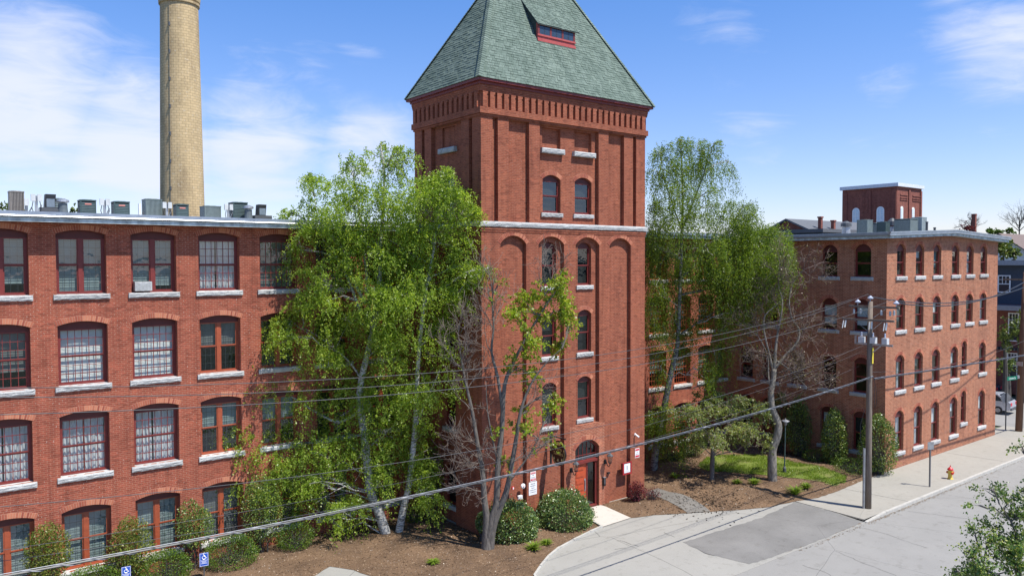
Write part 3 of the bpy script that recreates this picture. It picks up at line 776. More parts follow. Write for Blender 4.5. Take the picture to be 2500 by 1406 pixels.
for x, z, w, hs, hc, k in ws_:
    make_window(wing, (x-WX, 0, z), 0, 'single', w, hs, hc, RED, (None, 'blindd', 'sidecurtain', None, 'blindg', 'blindw')[(k*5+k//6) % 6] if k < 18 else ('sidecurtain', 'sidecurtain', 'blindw', 'blindw', None, 'blindw')[k % 6],
                (.5, .3, .7, .45)[k % 4], .13, GLASS, .14, .23, k)
LWY = 5.0
llen = LWY-WY
lws = [(x, z, 1.06, hs, hc) for x in (8.88, 6.76) for z, hs, hc in ((11.48, 1.62, 1.98), (8.2, 1.62, 1.95), (4.5, 1.85, 2.15), (.98, 2.1, 2.4))]
lws += [(x, z, 1.06, hs, hc) for x in (4.62, 2.6, .75) for z, hs, hc in ((4.5, 1.85, 2.15), (.98, 2.1, 2.4))] + [(x, z, 1.06, 1.62, 1.95) for x in (2.6, .75) for z in (11.48, 8.2)]
MB().wall(rect(0, llen, -.35, 13.78), [arch(x, x+w, z, z+hs, z+hc, 8) for x, z, w, hs, hc in lws], 0, .34).build('side_wall', BRICK_W, wing, (0, llen, 0), R(-90))
for k, (x, z, w, hs, hc) in enumerate(lws):
    make_window(wing, (0, llen-x, z), R(-90), 'single', w, hs, hc, RED, 'blindw' if k in (1, 5, 7) else (None, 'blindd')[k % 2], .8 if k in (1, 5, 7) else .5, .2, GLASS if k in (1, 5, 7) else SCREEN, .17, .22, k)
MB().wall(rect(0, 16, -.35, 13.93), [], 0, 0).build('far_wall', BRICK_W, wing, (WX2-WX, 0, 0), R(90))
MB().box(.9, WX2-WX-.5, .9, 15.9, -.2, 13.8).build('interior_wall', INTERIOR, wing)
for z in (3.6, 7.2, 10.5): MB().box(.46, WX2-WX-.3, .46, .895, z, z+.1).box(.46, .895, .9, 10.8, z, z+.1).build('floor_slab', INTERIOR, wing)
b = MB(); ov = .45; hw = PEAK-WX
for s in (0, 1):
    x0, x1 = (-.72, hw) if not s else (WX2-WX+.72, hw)
    z0, z1 = 14.05, 14.37
    P = [(x0, -ov, z0), (x1, -ov, z1), (x1, 16.2, z1), (x0, 16.2, z0)]
    b.add(P+[(p[0], p[1], p[2]-.12) for p in P], ((0, 1, 2, 3), (7, 6, 5, 4), (0, 4, 5, 1), (3, 2, 6, 7), (0, 3, 7, 4)))
b.build('roof', ROOFM, wing)
b = MB()
for s in (0, 1):
    x0, x1 = (-.78, hw) if not s else (WX2-WX+.78, hw)
    for (ya, yc, za, zc) in ((-.60, -ov-.002, -.02, .06), (-.56, -ov-.002, -.17, -.021)):
        P = [(x0, ya, 14.05+za), (x1, ya, 14.37+za), (x1, ya, 14.37+zc), (x0, ya, 14.05+zc)]; Q = [(p[0], yc, p[2]) for p in P]
        b.add(P+Q, ((0, 1, 2, 3), (4, 7, 6, 5), (3, 2, 6, 7), (0, 4, 5, 1), (0, 3, 7, 4)))
b.build('rake_gutter', METAL, wing)
b = MB()
for s in (0, 1):
    x0, x1 = (-.6, hw) if not s else (WX2-WX+.6, hw)
    P = [(x0, -.47, 13.73), (x1, -.47, 14.05), (x1, -.47, 14.19), (x0, -.47, 13.87)]; Q = [(p[0], -.01, p[2]) for p in P]
    b.add(P+Q, ((0, 1, 2, 3), (3, 2, 6, 7), (0, 4, 5, 1), (0, 3, 7, 4)))
b.build('soffit_trim', TRIM, wing)
cornice('cornice', 0, llen+.35, wing, (0, llen, 0), R(-90), -.20)

# ------------------------------------------------------------------ the ground
from mathutils.geometry import delaunay_2d_cdt
def seg_dist(P, poly):
    A = np.array(poly, float); B = np.roll(A, -1, 0); d = np.full(len(P), 1e9)
    for a, b in zip(A, B):
        ab = b-a; t = np.clip(((P-a)@ab)/max(ab@ab, 1e-9), 0, 1)
        d = np.minimum(d, np.linalg.norm(P-(a+t[:, None]*ab), axis=1))
    return d
def inside(P, poly):
    A = np.array(poly, float); c = np.zeros(len(P), bool)
    for (x0, y0), (x1, y1) in zip(A, np.roll(A, -1, 0)):
        k = ((y0 > P[:, 1]) != (y1 > P[:, 1]))
        with np.errstate(divide='ignore', invalid='ignore'):
            xs = (x1-x0)*(P[:, 1]-y0)/(y1-y0)+x0
        c ^= (k & (P[:, 0] < xs))
    return c
def dense(poly, step):
    out = []
    for i in range(len(poly)):
        a, b = np.array(poly[i], float), np.array(poly[(i+1) % len(poly)], float); n = max(1, int(np.linalg.norm(b-a)/step))
        out += [tuple(a+(b-a)*k/n) for k in range(n)]
    return out
def wobble(x, y, s=1.0):
    return (np.sin(x*1.7*s+np.sin(y*1.3*s)*1.4)+np.sin(y*2.1*s+1.3+np.sin(x*.9*s)*1.7))*.5
def sheet(name, poly, hfun, mat, step=.4, jag=0.0, parent=None):
    bd = dense(poly, step)
    if jag:
        bd = [(x+random.uniform(-jag, jag), y+random.uniform(-jag, jag)) for x, y in bd]
    A = np.array(bd); mn, mx = A.min(0), A.max(0)
    gx, gy = np.meshgrid(np.arange(mn[0], mx[0], step), np.arange(mn[1], mx[1], step)); G_ = np.stack([gx.ravel(), gy.ravel()], 1)
    G_ = G_+RNG.uniform(-.12, .12, G_.shape)*step
    G_ = G_[inside(G_, bd)]; G_ = G_[seg_dist(G_, bd) > step*.45] if len(G_) else G_
    V = [Vector(p) for p in bd]+[Vector(p) for p in G_]; n = len(bd)
    r = delaunay_2d_cdt(V, [(i, (i+1) % n) for i in range(n)], [], 1, 1e-4)
    vs = np.array([(p.x, p.y) for p in r[0]]); z = hfun(vs)
    b = MB(); b.v = [(p[0], p[1], float(h)) for p, h in zip(vs, z)]; b.f = [list(f) for f in r[2]]; b.m = [0]*len(b.f)
    o = b.build(name, mat, parent, smooth=True)
    if parent is None: o['kind'] = 'structure'
    return o

def m_asphalt(name, a, b, crack=.5, tint=(1, 1, 1)):
    m = Mat(name); n = m.noise(90, 4, .7); n2 = m.noise(.45, 6, .6)
    c = m.mix(.45, m.ramp(n, ((.3, tuple(x*.8 for x in a)), (.7, tuple(x*1.15 for x in b)))), m.ramp(n2, ((.3, a), (.7, b))))
    c = m.mix(1.0, c, m.ramp(m.noise(2.6, 5, .7), ((.28, (.80, .79, .77)), (.45, (1, 1, 1)))), 'MULTIPLY')
    cr = m.node('ShaderNodeTexVoronoi', {'Vector': m.mix(.06, m.pos(), m.node('ShaderNodeTexNoise', {'Vector': m.pos(), 'Scale': .8, 'Detail': 5}).outputs[1], 'LINEAR_LIGHT'), 'Scale': .13}, feature='DISTANCE_TO_EDGE')
    ck = m.math('MULTIPLY', m.math('LESS_THAN', cr.outputs[0], .0016), crack)
    m.set(Base_Color=m.mix(ck, c, tuple(x*.35 for x in a)), Roughness=.92, Specular_IOR_Level=.25); m.bump(n, .25, .006); return m.m
ROADM = m_asphalt('bleached_road_asphalt', (.218, .213, .200), (.278, .271, .252), .5)
DRIVE = m_asphalt('pale_drive_asphalt', (.250, .243, .220), (.315, .305, .275), .6)
PATCHM = m_asphalt('newer_grey_asphalt', (.118, .115, .109), (.225, .218, .204), .3)
WALKM = m_asphalt('sidewalk_concrete', (.270, .254, .220), (.330, .312, .270), .3)
CONC = m_asphalt('pale_concrete', (.43, .40, .35), (.51, .475, .42), 0)
PATHM = m_asphalt('gravelly_path', (.10, .095, .085), (.22, .205, .18), 0)
def m_mulch():
    m = Mat('bark_mulch'); n = m.noise(38, 5, .75); n2 = m.noise(.7, 5, .6); n3 = m.noise(9, 4, .7)
    c = m.ramp(n, ((.30, (.055, .034, .022)), (.5, (.178, .116, .072)), (.68, (.34, .245, .165))))
    c = m.mix(.5, c, m.ramp(n3, ((.3, (.105, .063, .036)), (.7, (.225, .145, .090)))))
    c = m.mix(1.0, c, m.ramp(n2, ((.3, (.62, .62, .64)), (.7, (1.14, 1.12, 1.08)))), 'MULTIPLY')
    m.set(Base_Color=c, Roughness=.95, Specular_IOR_Level=.1); m.bump(n, 1.0, .035); return m.m
MULCH = m_mulch()
def m_lawn():
    m = Mat('lawn_turf'); n = m.noise(14, 6, .7); n2 = m.noise(1.1, 5, .65)
    c = m.mix(.5, m.ramp(n, ((.3, (.07, .105, .022)), (.7, (.17, .20, .045)))), m.ramp(n2, ((.34, (.20, .16, .09)), (.50, (.155, .18, .042)), (.70, (.095, .155, .024)))))
    m.set(Base_Color=c, Roughness=.95, Specular_IOR_Level=.1); m.bump(n, .8, .04); return m.m
LAWN = m_lawn()
def m_terrain():
    m = Mat('far_ground'); n = m.noise(.05, 6, .6)
    m.set(Base_Color=m.ramp(n, ((.35, (.05, .075, .03)), (.65, (.12, .115, .09)))), Roughness=.95); return m.m

tag(MB().quad((-2500, -2500, -.2), (2500, -2500, -.2), (2500, 2500, -.2), (-2500, 2500, -.2)).build('ground', m_terrain()), kind='structure')
flat = lambda z: (lambda P: np.full(len(P), z))
tag(MB().quad((-90, -22, -.12), (140, -22, -.12), (140, -9.55, -.12), (-90, -9.55, -.12)).build('road', ROADM), kind='structure')
tag(MB().quad((45.2, -9.549, -.124), (57.5, -9.549, -.124), (57.5, 120, -.124), (45.2, 120, -.124)).build('side_road', ROADM), kind='structure')
# drive: slopes gently to the road edge
def drive_h(P):
    return np.where(P[:, 1] < -7.6, -.116*np.clip((-7.6-P[:, 1])/1.95, 0, 1), 0.0)
sheet('driveway', [(-60, -9.55), (15.82, -9.55), (15.76, -5.75), (24.9, -5.7), (24.9, 4.9), (-60, 4.9)], drive_h, DRIVE, 1.6)
patch = [(6.6, -6.05), (12.28, -6.22), (15.70, -5.80), (15.78, -9.46), (10.85, -9.5), (6.99, -9.25), (6.3, -7.6)]
sheet('asphalt_patch', patch, lambda P: drive_h(P)+.006, PATCHM, .22, .05)
# sidewalk slabs
walk = tag(MB().quad((15.8, -9.44, -.03), (45.1, -9.44, -.03), (45.1, -5.0, -.03), (15.8, -5.0, -.03)).build('sidewalk', WALKM), kind='structure')
xs = [15.82, 20.35, 26.9, 33.2, 39.4, 45.1]
for k in range(5):
    b = MB(); a, c = xs[k]+.012, xs[k+1]-.012; yb0 = -5.6 if k < 2 else -5.895
    b.add([(a+.35*0, -9.44, 0), (c, -9.44, 0), (c-.5*(k < 4), yb0, 0), (a-.5*(k > 0), yb0, 0)]+[(a, -9.44, -.02), (c, -9.44, -.02), (c-.5*(k < 4), yb0, -.02), (a-.5*(k > 0), yb0, -.02)],
          ((0, 1, 2, 3), (0, 4, 5, 1), (1, 5, 6, 2), (3, 7, 4, 0)))
    b.build('sidewalk_slab', WALKM, walk, (0, 0, .004+.002*(k % 2)))
# granite kerb stones
KERB = plain('granite_kerb', (.40, .385, .345), .85, var=.14, scale=7, bump=.4)
kerb = tag(MB().box(17.0, 45.2, -9.56, -9.46, -.3, -.06).build('kerb', KERB), kind='structure')
x = 15.9; k = 0
while x < 45:
    w = 1.9+.25*math.sin(k*2.3); z0 = .02 if k else -.02
    b = MB(); z_l = -.10 if k == 0 else .025
    b.add([(0, -.16, -.28), (w-.012, -.16, -.28), (w-.012, 0, -.28), (0, 0, -.28), (0, -.155, z_l), (w-.012, -.155, .025), (w-.012, 0, .027), (0, 0, z_l+.002)],
          ((4, 5, 6, 7), (0, 1, 5, 4), (1, 2, 6, 5), (2, 3, 7, 6), (3, 0, 4, 7)))
    b.build('kerb_stone', KERB, kerb, (x, -9.445+random.uniform(-.008, .008), random.uniform(-.006, .004))); x += w; k += 1
# leaf litter in the gutter, crack along the apron
b = MB()
for k in range(900):
    x = random.uniform(10, 44) if k % 3 else random.uniform(15.9, 27); y = -9.62-abs(random.gauss(0, .10)); s = random.uniform(.012, .035); a = random.uniform(0, 3)
    c, d = math.cos(a)*s, math.sin(a)*s
    b.quad((x-c, y-d, -.115), (x+d, y-c, -.112), (x+c, y+d, -.108), (x-d, y+c, -.112))
tag(b.build('gutter_litter', leafmat('dry_litter', ((.09, .06, .035), (.16, .11, .06), (.24, .17, .11)), .1)), 'brown dry leaf litter lying along the kerb and drive edge', 'leaf litter', kind='stuff')
# cracks opened in the asphalt, and the dirty seam where drive meets road
def ribbon(mb, pts, w, z):
    P = dense_open([tuple(on_z(a, c, z)[:2]) for a, c in pts], .25); P = [(x+random.gauss(0, .035), y+random.gauss(0, .035)) for x, y in P]
    for (x0, y0), (x1, y1) in zip(P, P[1:]):
        t = np.array([x1-x0, y1-y0]); t = t/max(np.linalg.norm(t), 1e-6); n = np.array([-t[1], t[0]])*w*random.uniform(.4, 1.2)
        mb.quad((x0-n[0], y0-n[1], z), (x1-n[0], y1-n[1], z), (x1+n[0], y1+n[1], z), (x0+n[0], y0+n[1], z))
def dense_open(pts, step):
    out = []
    for a, c in zip(pts, pts[1:]):
        a, c = np.array(a, float), np.array(c, float); n = max(1, round(np.linalg.norm(c-a)/step)); out += [tuple(a+(c-a)*k/n) for k in range(n)]
    return out+[tuple(pts[-1])]
b = MB()
for pts in ([(2097, 1285), (2160, 1302), (2267, 1338)], [(2037, 1343), (2102, 1371), (2186, 1404)], [(2214, 1247), (2290, 1256), (2381, 1269)], [(1960, 1378), (2010, 1395), (2060, 1420)], [(2330, 1210), (2400, 1222)]): ribbon(b, pts, .011, -.116)
for pts in ([(1515, 1318), (1540, 1328), (1560, 1334)], [(1500, 1340), (1530, 1336)], [(1620, 1300), (1650, 1310)]): ribbon(b, pts, .016, .004)
tag(b.build('road_cracks', plain('crack_dark', (.06, .056, .05), .95)), 'thin dark cracks wandering across the road and drive', 'cracks', kind='stuff')  # one even dark brown-grey for the cracks
b = MB(); ribbon(b, [(2100, 1277), (2000, 1316), (1900, 1354), (1800, 1392), (1740, 1415)], .055, -.108); tag(b.build('seam_dirt', plain('seam_dirt_brown', (.15, .115, .085), .95, var=.4, scale=9)), 'dirty brown seam between the drive apron and the road', 'dirt', kind='stuff')
# planting beds
bed1 = [(-24, 3.3), (-15, 2.6), (-12, 2.0), (-9.4, 1.2), (-7.9, .55), (-6.9, 1.15), (-6.3, .2), (-6.1, -.7), (-4.6, -3.4), (-3.2, -5.6), (-1.6, -6.0), (-.96, -4.84), (-.2, -4.3), (.78, -3.68), (1.8, -3.2), (2.9, -2.89), (4.21, -2.58), (5.14, -2.42),
        (5.42, -1.2), (5.5, .1), (.02, .1), (.02, 4.98), (-24, 4.98)]
bed2 = [(7.52, .1), (7.5, -.3), (7.2, -2.33), (8.42, -2.75), (9.7, -3.45), (10.71, -3.98), (12.25, -4.8), (13.93, -5.5), (15.7, -5.78), (17.33, -6.2), (19.4, -6.2), (21.4, -6.05), (24.9, -5.93), (24.9, 4.98), (10.72, 4.98), (10.72, .1)]
def bed_h(bed, amp, run, base=.012):
    def h(P):
        d = seg_dist(P, bed); n = wobble(P[:, 0], P[:, 1])
        return base+amp*(1-np.exp(-d/run))*(1+.25*n)+.012*wobble(P[:, 0], P[:, 1], 4)*np.clip(d/.3, 0, 1)
    return h
h1, h2 = bed_h(bed1, .22, 1.4), bed_h(bed2, .26, 1.5)
H1 = lambda x, y: float(h1(np.array([[x, y]]))[0]); H2 = lambda x, y: float(h2(np.array([[x, y]]))[0])
sheet('mulch_bed', bed1, h1, MULCH, .32, .02); sheet('mulch_bed', bed2, h2, MULCH, .32, .03)
lawn_p = [(16.2, -.3), (16.6, .9), (17.4, 1.7), (18.8, 2.2), (20.3, 2.1), (21.3, 1.2), (22.0, .3), (22.3, -.9), (22.2, -2.2), (22.2, -3.6), (22.0, -5.2), (20.8, -5.75), (19.7, -5.75), (19.5, -4.7), (18.6, -3.2), (17.6, -1.5)]
lawn_s = sheet('lawn', lawn_p, lambda P: h2(P)+.025, LAWN, .3, .14)
sheet('path', [(11.65, -.1), (11.65, -1.67), (11.25, -3.4), (11.0, -4.12), (9.9, -3.55), (10.2, -2.32), (10.75, -.1)], lambda P: h2(P)+.02, PATHM, .3, .02)
wk = [(5.52, .02), (7.44, .02), (7.47, -.31), (7.17, -2.34), (5.19, -2.42), (5.44, -1.21)]
sheet('door_walk', wk, flat(.035), CONC, .5)
# edging stones along the beds
def edging(pts, name, lab):
    b = thing(name, lab, 'edging', (pts[0][0], pts[0][1], 0)); o = np.array([pts[0][0], pts[0][1], 0])
    P = dense_open(pts, 1.1)
    for p, q in zip(P, P[1:]):
        p, q = np.array(p), np.array(q); t = (q-p)/np.linalg.norm(q-p); n = np.array([-t[1], t[0]])*.05; g = t*.008
        c = [p+g-n, q-g-n, q-g+n, p+g+n]; zt = .09+random.uniform(-.01, .01)
        m = MB(); m.add([(v[0]-o[0], v[1]-o[1], -.05) for v in c]+[(v[0]-o[0], v[1]-o[1], zt) for v in c], ((4, 5, 6, 7), (0, 1, 5, 4), (1, 2, 6, 5), (2, 3, 7, 6), (3, 0, 4, 7)))
        m.build('edging_stone', KERB, b)
def dense_open(pts, step):
    out = []
    for a, c in zip(pts, pts[1:]):
        a, c = np.array(a, float), np.array(c, float); n = max(1, round(np.linalg.norm(c-a)/step)); out += [tuple(a+(c-a)*k/n) for k in range(n)]
    return out+[tuple(pts[-1])]
edging([(-1.6, -6.0), (-.96, -4.84), (-.2, -4.3), (.78, -3.68), (1.8, -3.2), (2.9, -2.89), (4.21, -2.58), (5.14, -2.42)], 'bed_edging', 'pale granite edging curving between mulch bed and drive near the tower')
edging([(5.14, -2.42), (5.42, -1.2)], 'bed_edging', 'short pale edging beside the concrete walk to the red door')

# ------------------------------------------------------------------ vegetation
def mesh_quads(name, V, mat):
    n = len(V); me = bpy.data.meshes.new(name)
    me.vertices.add(n*4); me.vertices.foreach_set('co', np.ascontiguousarray(V, np.float32).ravel())
    me.loops.add(n*4); me.loops.foreach_set('vertex_index', np.arange(n*4, dtype=np.int32))
    me.polygons.add(n); me.polygons.foreach_set('loop_start', np.arange(0, n*4, 4, dtype=np.int32)); me.polygons.foreach_set('loop_total', np.full(n, 4, np.int32))
    me.materials.append(mat); me.update(calc_edges=True); return me
def unit(a): return a/np.maximum(np.linalg.norm(a, axis=-1, keepdims=True), 1e-9)
def leaf_quads(c, ax, size, width=.62, up=(.12, -.35, .62)):
    n = len(c); ax = unit(ax); b = unit(np.cross(ax, RNG.normal(size=(n, 3))*.75+up)); s = (size*RNG.uniform(.65, 1.2, n))[:, None]
    fold = np.cross(ax, b)*s*.10
    return np.stack([c-ax*s*.5, c+b*s*width*.5+fold, c+ax*s*.5, c-b*s*width*.5+fold], 1)
def ball(n, p=.45):
    return unit(RNG.normal(size=(n, 3)))*(RNG.uniform(size=(n, 1))**p)
def blob_leaves(c, r, ntw, L, K, droop, size, jit=.05, clump=True, width=.62):
    """twigs spread through an ellipsoid, each strung with leaves"""
    q = ball(ntw)
    if clump:                                   # gather twigs into tufts so gaps stay open
        nc = max(3, ntw//13); cc = ball(nc, .5); q = cc[RNG.integers(0, nc, ntw)]*.95+RNG.normal(size=(ntw, 3))*.15
    p0 = c+q*r; d = unit(q*.7+RNG.normal(size=(ntw, 3))*.55+[0, 0, .15]); ln = L*RNG.uniform(.5, 1.25, ntw)
    t = RNG.uniform(.05, 1, (ntw, K))
    P = p0[:, None]+d[:, None]*(ln[:, None]*t*(1-.35*min(droop, 1.2)*t))[..., None]
    P[..., 2] -= droop*(ln[:, None]*t**1.6)
    P = P+RNG.normal(size=P.shape)*jit
    T = d[:, None]*(1-t[..., None])+np.array([0, 0, -1.0])*(.35+droop*.7)*t[..., None]+RNG.normal(size=P.shape)*.55
    return leaf_quads(P.reshape(-1, 3), T.reshape(-1, 3), size, width), p0
def bend(p, q, sag=.12, n=5, jit=.03):
    p, q = np.array(p, float), np.array(q, float); L = np.linalg.norm(q-p); out = []
    for i in range(n+1):
        t = i/n; m = p+(q-p)*t; m = m+np.array([0, 0, 1])*sag*L*math.sin(math.pi*t)*(1 if i not in (0, n) else 0)
        if 0 < i < n: m = m+RNG.normal(size=3)*jit*L
        out.append(m)
    return out
def smooth_path(pts, n=3):
    P = [np.array(p, float) for p in pts]; out = []
    for i in range(len(P)-1):
        a, b, c, d = P[max(i-1, 0)], P[i], P[i+1], P[min(i+2, len(P)-1)]
        for k in range(n):
            t = k/n; out.append(.5*((2*b)+(-a+c)*t+(2*a-5*b+4*c-d)*t*t+(-a+3*b-3*c+d)*t**3))
    return out+[P[-1]]
def limb(mb, pts, r0, r1, n=7, sub=3):
    P = smooth_path(pts, sub); mb.tube(P, [r0+(r1-r0)*i/(len(P)-1) for i in range(len(P))], n); return P
def tree(name, label, base, stems, blobs, leaf, barkm, branchm=None, L=.55, K=12, droop=.5, size=.09, cat='tree', dd=.0, spread=1.0, twig_r=.009, dens=1.0, depth_f=.9, limb_r=.05, group=None, width=.62, drange=None):
    """stems: [(pixel path, r0, r1)], blobs: (px, py, rx, ry, twigs, depth offset) all standing at the tree's own distance"""
    root = thing(name, label, cat, (base[0], base[1], 0), group=group); off = np.array([base[0], base[1], 0.0]); s = 1/ppm(base)
    tr = MB(); nodes = []
    for k, (path, r0, r1) in enumerate(stems):
        P = [at(p[0], p[1], base, p[2] if len(p) > 2 else 0)-off for p in path]
        nodes += [(q, r0+(r1-r0)*i/max(1, len(P)*3-3)) for i, q in enumerate(limb(tr, P, r0, r1, 9))]
    tr.build('trunk', barkm, root, smooth=True)
    br = MB(); allq = []
    N = np.array([q for q, r in nodes])
    for b in blobs:
        px, py, rx, ry, ntw = b[:5]; d0 = b[5] if len(b) > 5 else float(RNG.uniform(-1, 1))*spread
        if drange: d0 = float(RNG.uniform(*drange))
        c = at(px, py, base, d0)-off; r = np.array([rx*s, rx*s*depth_f, ry*s])
        r = np.array([rx*s, rx*s, ry*s])*(1+d0/max(1.0, FPX*s))
        ntw = max(4, int(ntw*dens))
        q, p0 = blob_leaves(c, r, ntw, L, K, droop, size, width=width); allq.append(q)
        # a limb to the middle of the mass, twigs from there
        dz = c[2]-N[:, 2]; dist = np.linalg.norm(N-c, axis=1); cost = dist+np.where(dz < .25*dist, 3.0, 0)
        a = N[int(np.argmin(cost))]; P = bend(a, c, .06, 5, .035); br.tube(P, [limb_r*(1-.75*i/5)+.008 for i in range(6)], 5, cap=False)
        for t in p0[::max(1, len(p0)//7)][:7]:
            br.tube(bend(P[random.choice((2, 3, 4, 5))], t, .05, 3, .05), [.02, .014, twig_r, twig_r*.6], 3, cap=False)
    tag(br.build('branches', branchm or barkm, root), kind='stuff')
    link('crown', mesh_quads('crown', np.concatenate(allq), leaf), root)
    return root
def twiggy(mb, p, d, ln, r, lvl, tips, up=.15, spread=.65):
    """bare branching"""
    p = np.array(p, float); d = np.array(d, float)/np.linalg.norm(d); pts = [p]
    n = 3 if lvl > 0 else 2
    for i in range(n):
        d = d+RNG.normal(size=3)*.16+np.array([0, 0, up*.4]); d /= np.linalg.norm(d); pts.append(pts[-1]+d*ln/n)
    mb.tube(pts, [max(r*(1-.6*i/n), .0065) for i in range(n+1)], 3 if lvl < 2 else 5, cap=False)
    if lvl == 0: tips.append(pts[-1]); return
    for k in range(RNG.integers(2, 4)+(lvl > 1)):
        j = int(RNG.integers(1, n+1)); e = d+RNG.normal(size=3)*spread+np.array([0, 0, up]); twiggy(mb, pts[j], e, ln*RNG.uniform(.55, .8), r*.5, lvl-1, tips, up, spread)

# --- big silver birch left of the tower
bl_ = (-3.3, 2.7)
birch_blobs = [(770, 685, 55, 55, 100, 0), (700, 900, 60, 50, 100, 0), (840, 780, 75, 60, 140, 0), (1000, 620, 90, 60, 150, 0), (850, 580, 80, 55, 130, 0), (960, 720, 70, 60, 130, 0), (928, 352, 18, 16, 12, 0), (985, 372, 20, 22, 14, 0), (1005, 385, 14, 26, 10, 0), (840, 400, 20, 18, 14, 0), (745, 432, 22, 16, 14, 0), (1140, 505, 24, 22, 40, 0), (1155, 520, 14, 12, 18, 0), (1190, 655, 24, 12, 16, 0), (1075, 420, 40, 14, 40, 0), (930, 385, 45, 40, 55, -.3), (985, 400, 40, 40, 55, .4), (860, 420, 55, 45, 85, .0), (765, 465, 50, 45, 75, .2), (708, 520, 32, 26, 40, .3),
    (860, 500, 90, 60, 230, .6), (940, 500, 80, 60, 200, -.6), (1010, 500, 90, 55, 230, 0), (1075, 455, 65, 38, 170, -.4), (1110, 505, 50, 50, 150, -.8),
    (785, 550, 80, 45, 170, .3), (735, 610, 40, 55, 60, -.4), (1055, 590, 90, 55, 240, -.2), (1135, 640, 45, 45, 110, -.8), (930, 610, 115, 60, 260, .4), (830, 640, 55, 55, 100, .6),
    (1010, 700, 115, 75, 320, -.5), (885, 730, 100, 70, 260, .2), (1120, 715, 48, 55, 130, -.9), (745, 750, 65, 55, 120, -.5), (700, 820, 55, 60, 120, -.4), (630, 830, 60, 50, 70, -.3),
    (800, 850, 95, 75, 240, 0), (945, 840, 110, 85, 330, -.6), (1070, 800, 55, 75, 180, -.6), (565, 870, 36, 45, 40, -.4), (620, 930, 60, 45, 110, -.4),
    (760, 960, 110, 75, 240, .2), (905, 970, 105, 85, 300, -.2), (1040, 950, 75, 75, 230, -.5), (560, 1050, 50, 55, 90, -.2), (640, 1085, 85, 60, 230, -.1),
    (760, 1105, 85, 65, 260, .3), (880, 1105, 65, 85, 160, .2), (1000, 1095, 85, 75, 260, -.5), (560, 1160, 60, 48, 130, -.3), (655, 1175, 70, 55, 190, 0), (860, 1235, 36, 50, 80, -.2),
    (1030, 1160, 48, 55, 110, 0), (745, 1215, 60, 50, 160, .5), (825, 1262, 34, 32, 60, -.3), (1045, 1205, 28, 45, 60, .4), (690, 1000, 70, 60, 82, -.3), (600, 1000, 50, 50, 44, -.3), (520, 1120, 30, 40, 22, -.3), (720, 1160, 70, 50, 82, -.5), (800, 1190, 60, 50, 66, -.4), (930, 1180, 50, 60, 60, -.3), (690, 1240, 50, 40, 38, -.3), (940, 1060, 60, 60, 77, -.7)]
tree('birch_tree', 'large leafy white-barked birch with two leaning stems left of the tower', bl_,
     [([(945, 1312), (925, 1250), (905, 1200), (889, 1056), (878, 977), (885, 913), (914, 789), (926, 685), (929, 600), (934, 527), (938, 440), (932, 370)], .24, .03),
      ([(972, 1310, .2), (985, 1240, .2), (999, 1180, .2), (1013, 1048, .1), (1020, 899, 0), (1035, 740, -.2), (1060, 600, -.4), (1075, 460, -.4)], .19, .03),
      ([(905, 800), (897, 693), (884, 567), (873, 500), (862, 430)], .09, .02), ([(894, 740), (865, 690), (831, 598), (747, 538), (710, 520)], .08, .015), ([(880, 760), (845, 670), (818, 620), (784, 575), (768, 480)], .07, .015),
      ([(880, 1000), (830, 1030), (772, 1006), (700, 960), (669, 942), (604, 892), (570, 865)], .07, .012), ([(885, 1060), (800, 1078), (708, 1081), (640, 1073), (600, 1100), (560, 1140)], .06, .012),
      ([(915, 790), (960, 740), (1000, 690), (1040, 640), (1100, 560)], .06, .012), ([(885, 930), (850, 880), (790, 830), (740, 800), (700, 780)], .05, .012), ([(1013, 1048), (1040, 980), (1075, 900)], .05, .012)],
     birch_blobs, LF_BIRCH, BARK_B, BARK_B, L=.75, K=17, droop=.85, size=.094, spread=1.2, dens=1.42, limb_r=.028, drange=(-1.5, .7))
# --- weeping birch right of the tower
br_ = (14.5, 2.2)
weep = [(1660, 340, 24, 22, 40, 0), (1612, 372, 32, 30, 50, 0), (1705, 362, 45, 28, 65, .3), (1745, 352, 32, 16, 30, .3), (1772, 392, 16, 34, 22, .3), (1640, 415, 60, 45, 140, 0), (1718, 415, 60, 40, 110, .3), (1598, 415, 18, 35, 22, 0),
    (1660, 470, 62, 35, 75, 0), (1722, 470, 42, 42, 60, .4), (1618, 525, 52, 48, 100, .2), (1690, 530, 55, 42, 75, -.2), (1738, 505, 24, 45, 30, .3), (1598, 510, 20, 50, 40, 0), (1600, 600, 34, 60, 90, .3), (1650, 620, 75, 55, 190, 0), (1720, 600, 62, 45, 80, .2),
    (1812, 508, 45, 30, 130, .8), (1800, 560, 66, 50, 270, .6), (1868, 572, 58, 44, 230, .6), (1850, 635, 85, 52, 330, .3), (1908, 605, 26, 38, 70, .5), (1765, 640, 75, 52, 190, .2), (1800, 700, 80, 50, 240, .3), (1872, 690, 44, 40, 150, .3), (1720, 680, 55, 45, 120, .1),
    (1640, 690, 55, 45, 120, 0), (1600, 715, 28, 60, 80, .4), (1640, 775, 55, 50, 130, 0), (1715, 770, 62, 50, 130, 0), (1785, 765, 50, 42, 80, .3), (1602, 825, 24, 50, 45, .3), (1680, 840, 42, 42, 50, 0), (1745, 850, 42, 42, 60, .2), (1740, 905, 28, 42, 45, .2), (1612, 895, 26, 34, 30, .2), (1735, 940, 20, 30, 25, .2),
    (1600, 1030, 38, 42, 90, -.3), (1640, 1000, 42, 26, 50, 0), (1655, 1055, 30, 40, 45, .6)]
